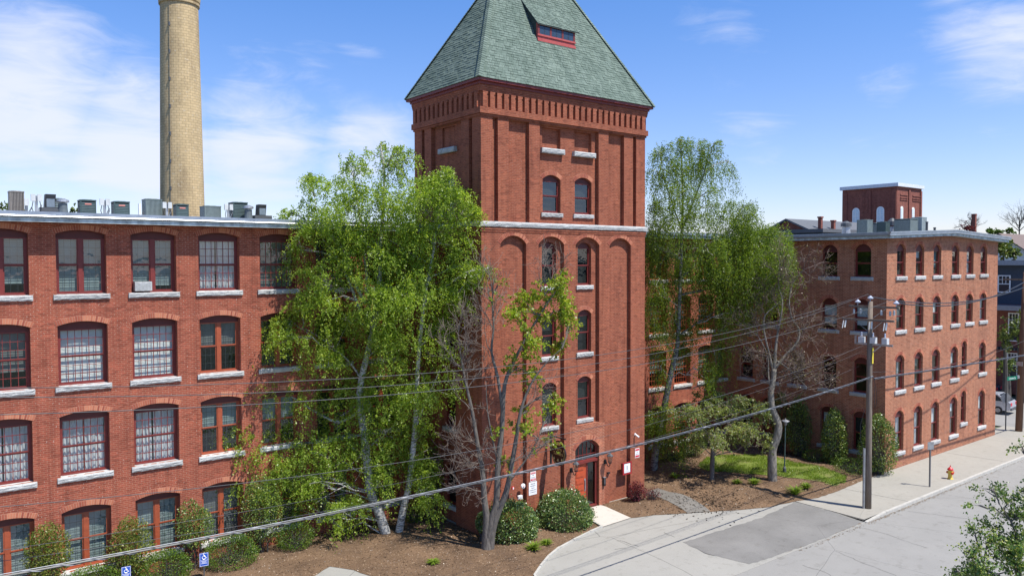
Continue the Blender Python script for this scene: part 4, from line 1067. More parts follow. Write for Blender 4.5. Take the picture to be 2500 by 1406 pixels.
tree('birch_tree', 'tall weeping birch with trailing strands and dark leaning trunk right of the tower', br_,
     [([(1595, 1152), (1602, 1090), (1622, 992), (1640, 900), (1654, 838), (1660, 704), (1664, 600), (1667, 480), (1662, 350)], .24, .03), ([(1664, 680), (1702, 641), (1765, 582), (1805, 520)], .09, .015),
      ([(1660, 720), (1740, 700), (1810, 650), (1850, 590)], .08, .015), ([(1664, 560), (1690, 500), (1720, 420), (1740, 355)], .06, .012), ([(1664, 560), (1635, 480), (1615, 400)], .05, .012), ([(1656, 820), (1700, 790), (1780, 740), (1840, 700)], .06, .012)],
     weep, LF_WEEP, bark('dark_birch_bark', (.035, .033, .032), (.22, .215, .21), (2, 2, 7), True), BARK_B, L=.95, K=20, droop=1.9, size=.092, spread=1.0, dens=2.1, limb_r=.02, width=.55, drange=(-2.0, 1.0))
# --- half-leafed maple close to the tower corner
mp_ = (-.92, -1.62)
maple_blobs = [(1335, 735, 55, 40, 55, .3), (1382, 755, 34, 36, 36, .5), (1290, 760, 55, 36, 52, 0), (1362, 690, 42, 36, 34, .3), (1262, 785, 34, 26, 22, 0), (1300, 835, 50, 34, 30, .2), (1372, 835, 30, 26, 22, .6), (1392, 790, 20, 22, 14, .6),
    (1270, 895, 34, 34, 18, .1), (1312, 910, 34, 20, 14, .4), (1345, 960, 24, 24, 11, .5), (1342, 1012, 16, 24, 8, .5), (1285, 1000, 44, 44, 14, .2), (1290, 1060, 34, 40, 12, .2), (1255, 860, 26, 26, 10, 0), (1215, 700, 20, 24, 5, 0), (1340, 1075, 20, 12, 7, .5), (1240, 1130, 26, 22, 7, .2), (1218, 1055, 20, 20, 4, 0)]
mt = tree('maple_tree', 'forked grey maple with sparse fresh leaves and bare twigs before the tower corner', mp_,
     [([(1188, 1358), (1189, 1335), (1191, 1305), (1193, 1280)], .33, .08), ([(1183, 1350), (1187, 1300), (1188, 1262), (1182, 1215), (1178, 1150), (1166, 1085), (1152, 1000), (1136, 930), (1124, 860), (1118, 800)], .19, .012),
      ([(1190, 1352), (1194, 1305), (1201, 1265), (1212, 1225), (1216, 1130), (1226, 1040), (1232, 940), (1256, 880), (1290, 815), (1330, 750), (1372, 690)], .195, .012), ([(1196, 1350), (1201, 1300), (1213, 1258), (1236, 1200), (1250, 1130), (1262, 1060), (1272, 1000), (1295, 940), (1330, 890), (1372, 850)], .18, .012),
      ([(1228, 1010), (1215, 920), (1200, 860), (1205, 800), (1202, 740), (1205, 680)], .08, .015), ([(1240, 1180), (1285, 1120), (1310, 1080), (1318, 1060)], .05, .012), ([(1216, 1130), (1200, 1060), (1190, 1000), (1186, 930)], .05, .012)],
     maple_blobs, LF_MAPLE, BARK_G, BARK_G, L=.6, K=14, droop=.35, size=.122, spread=.5, limb_r=.03, width=.85, dens=1.35)
tw = MB(); tips = []
for px, py, ang in ((1150, 1000, 2.3), (1136, 930, 1.9), (1124, 860, 1.7), (1120, 810, 1.3), (1166, 1085, 2.4), (1175, 1120, 2.6), (1178, 1150, 2.8), (1182, 1200, 2.9), (1140, 950, 1.1), (1205, 760, 1.5), (1203, 800, 2.0), (1203, 790, 1.0), (1204, 720, 1.5), (1200, 860, 2.2), (1216, 1130, 2.4), (1250, 1130, .5),
                    (1272, 1000, .8), (1330, 720, 1.5), (1345, 700, 1.8), (1290, 1110, .3), (1175, 1130, 3.3), (1180, 1180, 3.4), (1130, 900, 2.5), (1128, 880, 1.2)):
    p = at(px, py, mp_)-[mp_[0], mp_[1], 0]; d = RT*math.cos(ang)+np.array([0, 0, 1])*math.sin(ang)+FWH*RNG.uniform(-.5, .5)
    twiggy(tw, p, d, RNG.uniform(.9, 1.4), .026, 3, tips); twiggy(tw, p+RNG.normal(size=3)*.1, d+RNG.normal(size=3)*.5, RNG.uniform(.6, 1.0), .018, 3, tips)
tag(tw.build('twigs', BARK_T, mt), kind='stuff')
# --- bare tree with bronze buds before the wing
ba_ = (17.63, -3.26)
bt_ = thing('bare_tree', 'crooked pale-barked tree nearly leafless with bronze buds before the wing', 'tree', (ba_[0], ba_[1], 0)); off = np.array([ba_[0], ba_[1], 0])
tr = MB(); A_ = lambda l: [at(p[0], p[1], ba_)-off for p in l]
limb(tr, A_([(1886, 1186), (1885, 1130), (1886, 1095), (1897, 1065), (1900, 1035), (1886, 1000), (1882, 960), (1887, 930), (1890, 900)]), .27, .14, 9)
limb(tr, A_([(1890, 905), (1893, 860), (1897, 822), (1905, 780), (1910, 736), (1900, 690), (1908, 640)]), .10, .012)
limb(tr, A_([(1892, 900), (1915, 870), (1945, 838), (1951, 806), (1932, 774), (1927, 729), (1938, 688), (1961, 659)]), .085, .012)
limb(tr, A_([(1888, 910), (1878, 864), (1865, 806), (1868, 770), (1895, 745), (1915, 725)]), .07, .01)
limb(tr, A_([(1886, 960), (1876, 920), (1874, 870), (1850, 820), (1820, 800)]), .06, .01)
limb(tr, A_([(1895, 880), (1925, 900), (1955, 930), (1975, 950)]), .05, .01)
tr.build('trunk', bark('mottled_bark', (.08, .07, .058), (.29, .26, .215), (4, 4, 1.5)), bt_, smooth=True)
tw = MB(); tips = []
for px, py, ang in [(1897, 822, 1.2), (1905, 780, 1.8), (1910, 736, 1.4), (1902, 690, 2.2), (1900, 690, 1.1), (1908, 640, 1.5), (1945, 838, .4), (1951, 806, .6), (1932, 774, 1.8), (1927, 729, .7), (1938, 688, 2.0), (1961, 659, 1.2), (1961, 659, .4), (1865, 806, 2.4),
                    (1868, 770, 2.0), (1878, 864, 2.7), (1820, 800, 2.6), (1850, 820, 1.7), (1874, 870, 2.9), (1955, 930, .3), (1975, 950, .1), (1925, 900, 1.0), (1925, 900, -.3), (1887, 930, 3.3), (1885, 940, -.2), (1886, 935, .4), (1950, 920, .9), (1880, 900, 3.0), (1895, 745, 1.8), (1945, 838, 1.3),
                    (1890, 910, .2), (1930, 905, .0), (1940, 915, .5), (1880, 880, 2.5), (1860, 830, 3.2), (1940, 670, 2.6), (1915, 870, .6), (1900, 930, .1)]:
    p = at(px, py, ba_)-off; d = RT*math.cos(ang)+np.array([0, 0, 1])*math.sin(ang)+FWH*RNG.uniform(-.7, .7)
    twiggy(tw, p, d, RNG.uniform(.9, 1.4), .024, 3, tips, up=.1, spread=.8)
    for _ in range(1): twiggy(tw, p+RNG.normal(size=3)*.25, d+RNG.normal(size=3)*.7, RNG.uniform(.6, 1.1), .018, 3, tips, up=.1, spread=.85)
tag(tw.build('twigs', BARK_P, bt_), kind='stuff')
tp = np.array(tips); k = RNG.permutation(len(tp))[:int(len(tp)*.9)]; c = np.repeat(tp[k], 2, 0)+RNG.normal(size=(2*len(k), 3))*.08
link('crown', mesh_quads('crown', leaf_quads(c, RNG.normal(size=c.shape), .075), LF_BUD), bt_)
# --- spreading cherry on the lawn edge
ch_ = (15.09, -1.02)
tree('cherry_tree', 'low spreading cherry with loose yellow-green leaves on the mulch', ch_,
     [([(1737, 1184), (1739, 1130), (1741, 1085)], .15, .11), ([(1741, 1090), (1722, 1050), (1700, 1020), (1670, 1000)], .07, .015), ([(1741, 1090), (1762, 1055), (1790, 1030), (1830, 1020)], .07, .015), ([(1741, 1090), (1748, 1040), (1755, 1000), (1765, 975)], .06, .012), ([(1720, 1050), (1690, 1045), (1665, 1040)], .04, .01)],
     [(1760, 1025, 90, 32, 120, 0), (1700, 1005, 55, 32, 80, .4), (1832, 1050, 52, 30, 75, -.4), (1785, 990, 75, 26, 90, .5), (1690, 1050, 40, 30, 60, -.3), (1868, 1078, 26, 14, 22, -.6), (1745, 975, 50, 18, 40, .5), (1800, 1075, 40, 18, 32, -.6), (1850, 1010, 34, 22, 40, .6), (1735, 1060, 50, 22, 50, -.6), (1700, 1085, 22, 12, 10, -.5)],
     LF_CHERRY, BARK_G, BARK_T, L=.55, K=13, droop=.55, size=.13, spread=.6, limb_r=.03, twig_r=.013, dens=1.8, drange=(-1.6, 1.4))

# --- shrubs: dense shells of leaves over a dark twiggy core
def shrub(name, label, base, c, r, leaf, n, size, cat='shrub', bumps=9, stems=0, zmin=.03, group=None, rough=.16, taper=0.0, shell=.30):
    root = thing(name, label, cat, (base[0], base[1], 0), group=group); off = np.array([base[0], base[1], 0.0]); c = np.array(c)-off; r = np.array(r)
    d = unit(RNG.normal(size=(n, 3))); bd = unit(RNG.normal(size=(bumps, 3))); amp = RNG.uniform(-rough, rough, bumps)
    f = 1+np.sum(amp*np.exp(-(1-d@bd.T)*9), 1)+RNG.normal(size=n)*.03
    rad = f*(1-shell*RNG.uniform(size=n)**1.8)*np.where(RNG.uniform(size=n) < .07, RNG.uniform(1.0, 1.22, n), 1.0)
    rad = rad*(1+.05*np.sin(d[:, 0]*11+d[:, 2]*7)*np.sin(d[:, 1]*9+d[:, 2]*13))
    P = d*rad[:, None]
    if taper: P[:, :2] *= (1-taper*np.clip(P[:, 2:3], -1, 1))
    P = c+P*r
    P = P[P[:, 2] > zmin]; ax = unit(P-c)+RNG.normal(size=P.shape)*.7
    link('foliage', mesh_quads('foliage', leaf_quads(P, ax, size), leaf), root)
    b = MB(); nn = 40 if not stems else stems
    for k in range(nn):
        e = unit(RNG.normal(size=3)); e[2] = abs(e[2])*.8
        b.tube(bend([RNG.uniform(-.12, .12)*r[0]*2, RNG.uniform(-.12, .12)*r[1]*2, -.05], c+e*r*.8, .02, 4, .04), [.022, .018, .013, .009, .006], 4, cap=False)
    b.build('stems', BARK_D, root)
    return root
def px_shrub(name, label, px, py, rx, ry, Y, leaf, n, size, dep=None, **kw):
    c = on_y(px, py, Y); s = 1/ppm(c); return shrub(name, label, (c[0], c[1]), c, (rx*s, (dep or rx)*s*.95, ry*s), leaf, n, size, **kw)
px_shrub('rhododendron_bush', 'rounded glossy rhododendron right behind the forked maple trunk', 1250, 1285, 66, 62, -1.0, LF_RHODO, 13000, .095)
px_shrub('rhododendron_bush', 'widest clipped rhododendron directly left of the red door', 1376, 1258, 72, 56, -1.05, LF_RHODO, 15500, .095, bumps=14)
px_shrub('rhododendron_bush', 'small shaded bush peeking out left of the maple trunk', 1180, 1275, 20, 26, -.6, LF_RHODO, 1400, .085)
for nm, lb, px, py, rx, ry, Y, n in (('holly_shrub', 'leftmost upright yellow-green holly before the mill windows', 117, 1350, 52, 75, 4.1, 4200), ('holly_shrub', 'yellow-green holly shrub standing behind the leftmost blue sign', 318, 1340, 52, 85, 4.1, 4600)):
    px_shrub(nm, lb, px, py, rx, ry, Y, LF_BOX, n, .085, shell=.65, rough=.25, stems=14)
px_shrub('holly_shrub', 'darker multi-stemmed holly behind the right blue sign', 474, 1280, 44, 58, 4.1, LF_EUO, 3600, .08, shell=.7, rough=.25, stems=10)
px_shrub('holly_shrub', 'dark upright holly with bare lower stem under the birch', 640, 1245, 48, 85, 4.1, LF_EUO, 4200, .08, shell=.6, rough=.22, stems=10)
px_shrub('holly_shrub', 'dark green shrub squeezed between birch trunks and tower', 1050, 1155, 34, 62, 3.6, LF_EUO, 2600, .09, shell=.6)
for lb, px, py, rx, ry, Y in (('low dark yew mound cut off by the lower left edge', 225, 1420, 66, 36, 3.7), ('low clipped yew mound between the two blue signs', 405, 1388, 60, 44, 3.6), ('broad clipped yew mound right of the blue signs', 562, 1352, 64, 48, 3.6), ('small shaded yew mound under the birch crown', 722, 1310, 46, 34, 3.7), ('tiny yew mound beside the birch trunks', 1010, 1255, 26, 20, 3.4)):
    px_shrub('yew_mound', lb, px, py, rx, ry, Y, LF_YEW, int(rx*ry*2.6), .055, group=None, rough=.1)
def x_shrub(name, label, px, py, rx, ry, X, leaf, n, size, **kw):
    c = on_x(px, py, X); s = 1/ppm(c); return shrub(name, label, (c[0], c[1]), c, (rx*s, rx*s, ry*s), leaf, n, size, **kw)
x_shrub('evergreen_column', 'sunlit egg-shaped evergreen column left of the utility pole', 2038, 1070, 30, 76, 24.0, LF_EUO, 4800, .10, taper=.18, rough=.1)
x_shrub('evergreen_column', 'tall leaning evergreen against the wing corner right of the pole', 2146, 1082, 44, 74, 24.3, LF_EUO, 5600, .10, taper=.22, rough=.16)
x_shrub('evergreen_column', 'shaded tall evergreen behind the small lamp post', 1950, 1040, 30, 74, 23.9, LF_EUO, 3800, .10, taper=.15, shell=.4)
x_shrub('evergreen_column', 'darkest evergreen half hidden by the crooked tree trunk', 1905, 1020, 22, 66, 24.0, LF_EUO, 2400, .10, taper=.2)
x_shrub('yew_mound', 'flat spreading yew at the lawn end by the utility pole', 2077, 1138, 40, 20, 23.0, LF_YEW, 2400, .06)
x_shrub('yew_mound', 'dark low yew between lamp post and sunlit evergreen', 1990, 1112, 30, 16, 23.6, LF_YEW, 1600, .06)
px_shrub('azalea_bush', 'leafy green shrub at the mill foot behind the weeping birch trunk', 1640, 1100, 40, 30, 3.4, LF_EUO, 2600, .09, rough=.25, shell=.5)
px_shrub('azalea_bush', 'green shrub hidden behind the left part of the cherry', 1690, 1080, 36, 34, 3.2, LF_EUO, 2400, .09, rough=.25, shell=.5)
px_shrub('red_maple_bush', 'feathery dark red dwarf maple beside the tower foot', 1552, 1200, 24, 26, -.9, LF_RED, 1700, .08, rough=.3, shell=.7)
px_shrub('red_maple_bush', 'thin sparse red twiggy bush beside the gravelly path', 1592, 1205, 24, 16, -1.3, LF_RED, 420, .07, rough=.3, shell=.8)
# grass-like clumps
def clump(label, px, py, r, h, n=70, zf=H2):
    p = on_z(px, py, .15); z = zf(p[0], p[1]); root = thing('daylily_clump', label, 'plant', (p[0], p[1], z))
    c = np.zeros((n, 3)); a = RNG.uniform(0, 2*math.pi, n); l = RNG.uniform(.25, 1, n); dirs = np.stack([np.cos(a)*l*.8, np.sin(a)*l*.8, 1.1-l*.6], 1)
    base = np.stack([np.cos(a), np.sin(a), a*0], 1)*r*.25*l[:, None]; ln = h*RNG.uniform(.6, 1.1, n); w = .016+.01*RNG.uniform(size=n)
    sd = np.stack([-np.sin(a), np.cos(a), a*0], 1)*w[:, None]; m = base+unit(dirs)*ln[:, None]*.6; t = base+unit(dirs)*ln[:, None]*.95+np.stack([np.cos(a), np.sin(a), -.5+a*0], 1)*(r*.4)
    V = np.concatenate([np.stack([base-sd, base+sd, m+sd, m-sd], 1), np.stack([m-sd, m+sd, t+sd*.2, t-sd*.2], 1)])
    link('blades', mesh_quads('blades', V, LF_GRASS), root)
for lb, px, py, r, h, zf in (('green daylily clump on mulch nearest the drive edging', 1335, 1325, .22, .3, H1), ('bushier daylily clump beside the rounded rhododendron foot', 1303, 1340, .3, .42, H1), ('pale small plant at the bottom edge of the mulch bed', 1058, 1374, .28, .25, H1), ('lone daylily clump nearest the weeping birch trunk', 1648, 1170, .24, .35, H2),
                             ('small daylily clump between cherry and crooked tree', 1800, 1184, .22, .32, H2), ('larger daylily clump just left of the crooked tree trunk', 1842, 1185, .28, .38, H2), ('largest dark green clump at the bed corner near the pole shadow', 1942, 1204, .36, .55, H2), ('daylily clump behind the large corner clump', 1968, 1192, .26, .4, H2)):
    clump(lb, px, py, r, h, 110, zf)
# grass on the lawn
n = 26000; A_l = np.array(lawn_p); mn, mx = A_l.min(0), A_l.max(0); P = RNG.uniform(mn, mx, (n, 2)); P = P[inside(P, lawn_p)]
P = P[(wobble(P[:, 0], P[:, 1], 1.7)+RNG.normal(size=len(P))*.35) > -.35]
z = h2(P)+.02; b0 = np.column_stack([P, z]); n = len(b0); a = RNG.uniform(0, 6.28, n); sd = np.column_stack([np.cos(a), np.sin(a), a*0])*.014; tp = b0+np.column_stack([RNG.normal(size=n)*.03, RNG.normal(size=n)*.03, RNG.uniform(.05, .11, n)])
tag(link('grass', mesh_quads('grass', np.stack([b0-sd, b0+sd, tp+sd*.3, tp-sd*.3], 1), LF_GRASS)), 'short green lawn grass around the lamp post and trees', 'grass', kind='stuff')
# fallen chips and leaves give the mulch its grain
CH = []
for bed, hf, n in ((bed1, h1, 15000), (bed2, h2, 15000)):
    A_l = np.array(bed); lo = np.maximum(A_l.min(0), [-12, -7]); P = RNG.uniform(lo, A_l.max(0), (n, 2)); P = P[inside(P, bed)]; z = hf(P)+.012
    CH.append(leaf_quads(np.column_stack([P, z]), RNG.normal(size=(len(P), 3))*[1, 1, .25], .075, .35))
tag(link('bark_chips', mesh_quads('bark_chips', np.concatenate(CH), leafmat('bark_chip', ((.045, .026, .016), (.13, .078, .046), (.245, .165, .105), (.40, .30, .21)), .05))), 'loose brown bark chips scattered over the mulch beds', 'bark chips', kind='stuff')

# dark fallen leaves around the path
n = 520; P = np.column_stack([RNG.normal(12.0, 1.5, n), RNG.normal(-3.1, 1.0, n)]); zz = np.where(inside(P, bed2), h2(P), 0)+.03
tag(link('leaf_litter', mesh_quads('leaf_litter', leaf_quads(np.column_stack([P, zz]), RNG.normal(size=(n, 3))*[1, 1, .1], .13, .5, (0, 0, 3.0)), leafmat('dead_leaf', ((.02, .016, .012), (.035, .026, .018), (.06, .042, .028)), .05))), 'dark dead leaves scattered over the path and drive edge', 'leaf litter', kind='stuff')
# --- crown of a small tree on the near side of the street, lower right corner
ne_ = on_z(2420, 1900, 0); ne_ = (CAM+ray(2470, 1330)*19.0)[:2]
tree('crabapple_tree', 'dark-leaved small tree in the near lower right corner', ne_,
     [([(2520, 2100), (2510, 1700), (2500, 1500), (2480, 1380)], .12, .05), ([(2500, 1520), (2440, 1420), (2400, 1380)], .06, .012), ([(2490, 1420), (2480, 1300), (2440, 1230)], .05, .01), ([(2500, 1480), (2560, 1300), (2530, 1180)], .05, .01)],
     [(2450, 1350, 60, 40, 60, 0), (2490, 1260, 36, 40, 30, 0), (2370, 1360, 50, 28, 34, -.2), (2410, 1320, 46, 34, 36, .2), (2330, 1395, 34, 16, 14, 0), (2460, 1225, 36, 26, 16, .2), (2420, 1190, 28, 12, 5, .2), (2488, 1195, 22, 24, 8, 0), (2440, 1400, 90, 22, 50, .2), (2380, 1300, 26, 20, 8, .1), (2550, 1330, 60, 80, 60, 0), (2495, 1090, 10, 14, 4, .3), (2520, 1440, 100, 40, 50, 0), (2400, 1235, 22, 12, 4, 0)],
     LF_NEAR, BARK_G, BARK_G, L=.34, K=16, droop=.1, size=.082, spread=.3, limb_r=.012, twig_r=.004, dens=1.35)

# ------------------------------------------------------------------ lettering
def text_mesh(s, size, mat, name='lettering', align='CENTER', ext=.003, squash=1.0):
    cu = bpy.data.curves.new(name, 'FONT'); cu.body = s; cu.size = size; cu.align_x = align; cu.align_y = 'CENTER'; cu.extrude = ext; cu.resolution_u = 2
    o = bpy.data.objects.new(name, cu); COL.objects.link(o); bpy.context.view_layer.update()
    me = bpy.data.meshes.new_from_object(o.evaluated_get(bpy.context.evaluated_depsgraph_get())); bpy.data.objects.remove(o); me.materials.clear(); me.materials.append(mat)
    for v in me.vertices: v.co = (v.co.x*squash, -v.co.z, v.co.y)       # stand it up, facing -y
    return me
SIGNW = plain('sign_white', (.80, .80, .80), .4, var=.03); SIGNR = plain('sign_red', (.55, .03, .05), .4, var=.05); SIGNB = plain('sign_blue', (.012, .075, .40), .4, var=.05)
SIGNG = plain('street_sign_green', (.0, .16, .09), .4, var=.05); GOLD = plain('gold_leaf_paint', (.62, .44, .16), .4, var=.2); INK = plain('print_grey', (.20, .20, .22), .6)
REDENAMEL = plain('hydrant_red', (.50, .025, .03), .35, var=.12); YELLOW = plain('hydrant_yellow', (.60, .43, .06), .4, var=.15)

# ------------------------------------------------------------------ things on the tower front
hs_ = thing('hanging_sign', 'dark oval sign with gold gothic lettering hanging off the tower by the door', 'sign', (4.06, 0, 2.75))
b = MB(); b.box(-.05, .05, -.05, -.005, -.05, 1.55); b.box(-.03, .03, -1.1, -.05, 1.30, 1.35); b.build('bracket', BLACK, hs_)
ov = [(.50*math.cos(t)*(1+.05*math.cos(6*t)), .58+.60*math.sin(t)) for t in [2*math.pi*k/36 for k in range(36)]]
BROWN = plain('sign_dark_brown', (.022, .011, .008), .35)
MB().prism(ov, -.035, .035).build('board', BROWN, hs_, (0, -.60, 0), R(-90))
b = MB(); ring = [(.44*math.cos(t), -.04, .58+.53*math.sin(t)) for t in [math.pi*(1.08+1.05*k/24) for k in range(25)]]; b.tube(ring, .012, 5); b.build('gold_rim', GOLD, hs_, (0, -.60, 0), R(-90))
link('lettering', text_mesh('Fern', .26, GOLD), hs_, (-.042, -.62, .78), R(-90)); link('lettering', text_mesh('Towers', .22, GOLD), hs_, (-.042, -.60, .56), R(-90))
b = MB()
for a in range(3): b.lathe([(.0, -.07), (.05, 0), (.0, .09)], (-.28+.28*a, -.05, .30-.05*(a == 1)), 6)
b.build('gold_flower', GOLD, hs_, (0, -.60, 0), R(-90))
b = MB(); fan = [(.0, .97)]+[(.17*math.cos(t), .97+.16*math.sin(t)) for t in [math.pi*k/10 for k in range(11)]]; b.prism(fan, -.05, -.036); b.build('gold_fan', GOLD, hs_, (0, -.60, 0), R(-90))
def lantern(x, z, lab):
    r = thing('wall_lantern', lab, 'lantern', (x, 0, z), group='lanterns either side of the red door')
    MB().lathe([(.07, -.11), (.085, 0), (.07, .11)], (0, -.025, 0), 8).build('back_plate', BLACK, r)
    MB().tube([(0, -.03, .02), (0, -.14, -.02), (0, -.20, -.16), (0, -.30, -.20), (0, -.38, -.10), (0, -.38, .02)], .022, 6).build('arm', BLACK, r)
    b = MB()
    for k in range(6): a = k*math.pi/3; b.tube([(.085*math.cos(a), -.38+.085*math.sin(a), .03), (.135*math.cos(a), -.38+.135*math.sin(a), .36)], .011, 4)
    b.lathe([(.09, 0), (.095, .035)], (0, -.38, .0), 6); b.build('cage', BLACK, r)
    MB().lathe([(.078, .04), (.122, .35)], (0, -.38, 0), 6).build('glass', GLASS, r)
    MB().lathe([(.175, .36), (.155, .40), (.06, .49), (.02, .50), (.02, .55), (.0, .56)], (0, -.38, 0), 6).build('cap', DKGREY, r)
lantern(5.38, 2.18, 'black wall lantern left of the red door'); lantern(7.72, 2.22, 'black wall lantern right of the red door')
nb = thing('notice_box', 'red framed notice box with white sheet on the tower right of the door', 'notice box', (8.92, 0, 1.34))
MB().box(0, .62, -.14, -.002, 0, .60).build('case', RED, nb); MB().box(-.02, .64, -.16, -.1401, .60, .64).box(-.02, .05, -.155, -.1402, 0, .599).box(.57, .64, -.155, -.1402, 0, .599).box(.051, .569, -.155, -.1402, 0, .06).build('frame', plain('notice_red', (.36, .02, .03), .4), nb)
MB().box(.09, .53, -.147, -.1403, .09, .56).build('notice_sheet', SIGNW, nb)
b = MB(); b.box(.26, .36, -.1495, -.1471, .24, .46)
for k in range(4): b.box(.16, .46, -.1495, -.1471, .13+k*.025, .138+k*.025)
b.build('print', plain('pale_print', (.42, .45, .46), .6), nb)
def plate(name, lab, x, z, w, h, bands, lines, y=-.012):
    r = thing(name, lab, 'sign', (x, 0, z)); MB().box(0, w, y, -.004, 0, h).build('plate', SIGNW, r)
    for (a, c, m_) in bands: MB().box(.02, w-.02, y-.003, y-.0005, a, c).build('red_band', m_, r)
    b = MB()
    for (zz, x0, x1, t) in lines: b.box(x0*w, x1*w, y-.003, y-.0005, zz, zz+t)
    if lines: b.build('print', INK, r)
    return r
t1 = plate('tow_sign', 'red and white tow-away sign above the larger white notice left of the door', 2.79, 2.05, .34, .46, ((.34, .43, SIGNR), (.03, .12, SIGNR)), ((.27, .35, .65, .03), (.19, .15, .85, .015), (.15, .15, .85, .015)))
link('lettering', text_mesh('NOTICE', .075, SIGNW), t1, (.17, -.0165, .385)); link('lettering', text_mesh('TOW', .075, SIGNW), t1, (.17, -.0165, .075))
t2 = plate('white_notice_sign', 'large white notice board with small print left of the hanging sign', 2.70, 1.40, .49, .62, (), ())
for k, (s_, q) in enumerate((('PRIVATE', .06), ('PROPERTY', .055), ('TENANT', .04), ('PARKING ONLY', .045), ('NO SOLICITING', .038))): link('lettering', text_mesh(s_, q*1.25, INK), t2, (.245, -.0155, .53-.1*k))
t3 = plate('tow_sign', 'red and white sign in shade near the right tower edge', 9.97, 2.05, .33, .50, ((.37, .47, SIGNR), (.03, .13, SIGNR)), ((.29, .35, .65, .03), (.21, .15, .85, .015), (.17, .15, .85, .015)))
r = thing('alarm_bell', 'round white alarm bell on the tower left of the white notice', 'alarm bell', (2.33, 0, 1.93)); MB().lathe([(.02, -.0), (.12, -.0), (.12, .05), (.09, .08), (.0, .085)], (0, 0, 0), 16).build('gong', WHITE, r); r.rotation_euler = (R(90), 0, 0); MB().lathe([(.05, 0), (.03, .03)], (0, 0, .086), 10).build('hub', plain('hub_pink', (.6, .4, .4)), r)
r = thing('strobe_light', 'small red fire strobe on the tower near the maple', 'strobe', (1.72, 0, 1.88)); MB().box(-.06, .06, -.06, -.002, 0, .13).build('case', SIGNR, r); MB().box(-.03, .03, -.075, -.0601, .02, .11).build('lens', WHITE, r)
r = thing('junction_box', 'small white box low on the tower left of the notices', 'box', (2.0, 0, 1.36)); MB().box(0, .24, -.11, -.002, 0, .17).build('case', WHITE, r); MB().box(.02, .22, -.115, -.1101, .02, .15).build('cover', plain('box_grey', (.6, .62, .62)), r); MB().tube([(.05, -.05, 0), (.05, -.05, -.25)], .01, 5).build('conduit', DKGREY, r)
r = thing('fire_connection', 'red capped fire department connection behind the round bush', 'pipe fitting', (2.45, 0, .62)); MB().tube([(0, 0, 0), (0, -.22, 0)], .06, 8).build('pipe', GALV, r)
for s_ in (-1, 1): MB().tube([(0, -.18, 0), (s_*.10, -.25, .03), (s_*.2, -.32, .05)], .05, 8).build('inlet', DKGREY, r); MB().tube([(s_*.2, -.32, .05), (s_*.25, -.355, .062)], .06, 8).build('cap', SIGNR, r)
MB().lathe([(.06, 0), (.07, .06), (.02, .1)], (-.1, -.1, .2), 8).build('red_knob', SIGNR, r)
r = thing('security_camera', 'white bullet camera high on the right tower pier', 'camera', (9.96, 0, 3.30)); MB().box(-.05, .05, -.03, -.002, -.05, .07).build('mount', WHITE, r); MB().tube([(0, -.03, .03), (-.02, -.10, .0), (.04, -.26, -.10)], [.03, .045, .045], 8).build('body', WHITE, r)
r = thing('intercom', 'tall black intercom panel right of the red door', 'intercom', (7.56, 0, 1.0)); MB().box(0, .15, -.10, -.002, 0, .42).build('case', BLACK, r); MB().box(.0, .15, -.13, -.002, .4201, .45).build('hood', GALV, r); MB().box(.03, .12, -.104, -.1001, .1, .36).build('button_panel', DKGREY, r)
r = thing('doorbell_light', 'small black fixture above the intercom', 'fixture', (7.86, 0, 1.58)); MB().box(0, .16, -.12, -.002, 0, .07).build('case', BLACK, r); MB().tube([(.08, -.06, 0), (.08, -.06, -.12)], .018, 6).build('lens', DKGREY, r)

# ------------------------------------------------------------------ street furniture
def pole_wood(name, a, b_):
    m = Mat(name); v = m.node('ShaderNodeMapping', {'Vector': m.pos(), 'Scale': (9, 9, .5)}).outputs[0]; n = m.noise(3, 6, .7, v); m.set(Base_Color=m.ramp(n, ((.3, a), (.7, b_))), Roughness=.9); m.bump(n, .6, .02); return m.m
POLEW = pole_wood('grey_pole_wood', (.10, .075, .056), (.24, .195, .155)); POLEB = pole_wood('brown_pole_wood', (.085, .045, .028), (.19, .105, .065))
PX, PY, PH = 17.65, -8.70, 10.42
up_ = thing('utility_pole', 'tall grey wooden utility pole with crossarms and insulators at the kerb', 'utility pole', (PX, PY, 0))
MB().tube([(0, 0, -.1), (0, 0, 3), (-.01, 0, 7), (0, 0, PH)], [.165, .15, .135, .115], 12).build('pole', POLEW, up_, smooth=True)
def arm(z, y0, y1, dx):
    MB().box(dx-.045, dx+.045, y0, y1, z-.05, z+.05).build('crossarm', POLEW, up_)
    MB().tube([(dx, -.7, z-.06), (dx*.4, -.1, z-.55)], .014, 4).tube([(dx, .7, z-.06), (dx*.4, .1, z-.55)], .014, 4).build('brace', GALV, up_)
arm(PH-.28, -1.35, 1.2, .19); arm(PH-.92, -1.30, 1.35, -.19)
INS = plain('insulator_porcelain', (.40, .44, .54), .25, var=.05)
for (x, y, z) in ((0, 0, PH), (.19, .75, PH-.22), (.19, -1.2, PH-.22)):
    MB().tube([(x, y, z-.02), (x, y, z+.12)], .02, 6).lathe([(.05, .10), (.13, .13), (.14, .18), (.08, .22), (.04, .28), (.0, .29)], (x, y, z), 12).build('insulator', INS, up_)
for (x, y, z, t) in ((-.22, 1.15, PH-1.0, .12), (-.22, -.2, PH-1.0, .05), (-.22, -.95, PH-1.02, .1)):
    MB().tube([(x, y, z), (x-t, y, z-.35)], .045, 6).tube([(x-.12, y+.06, z), (x-.12-t, y+.06, z-.38)], .025, 5).build('fuse_cutout', plain('cutout_grey', (.55, .57, .57), .4), up_)
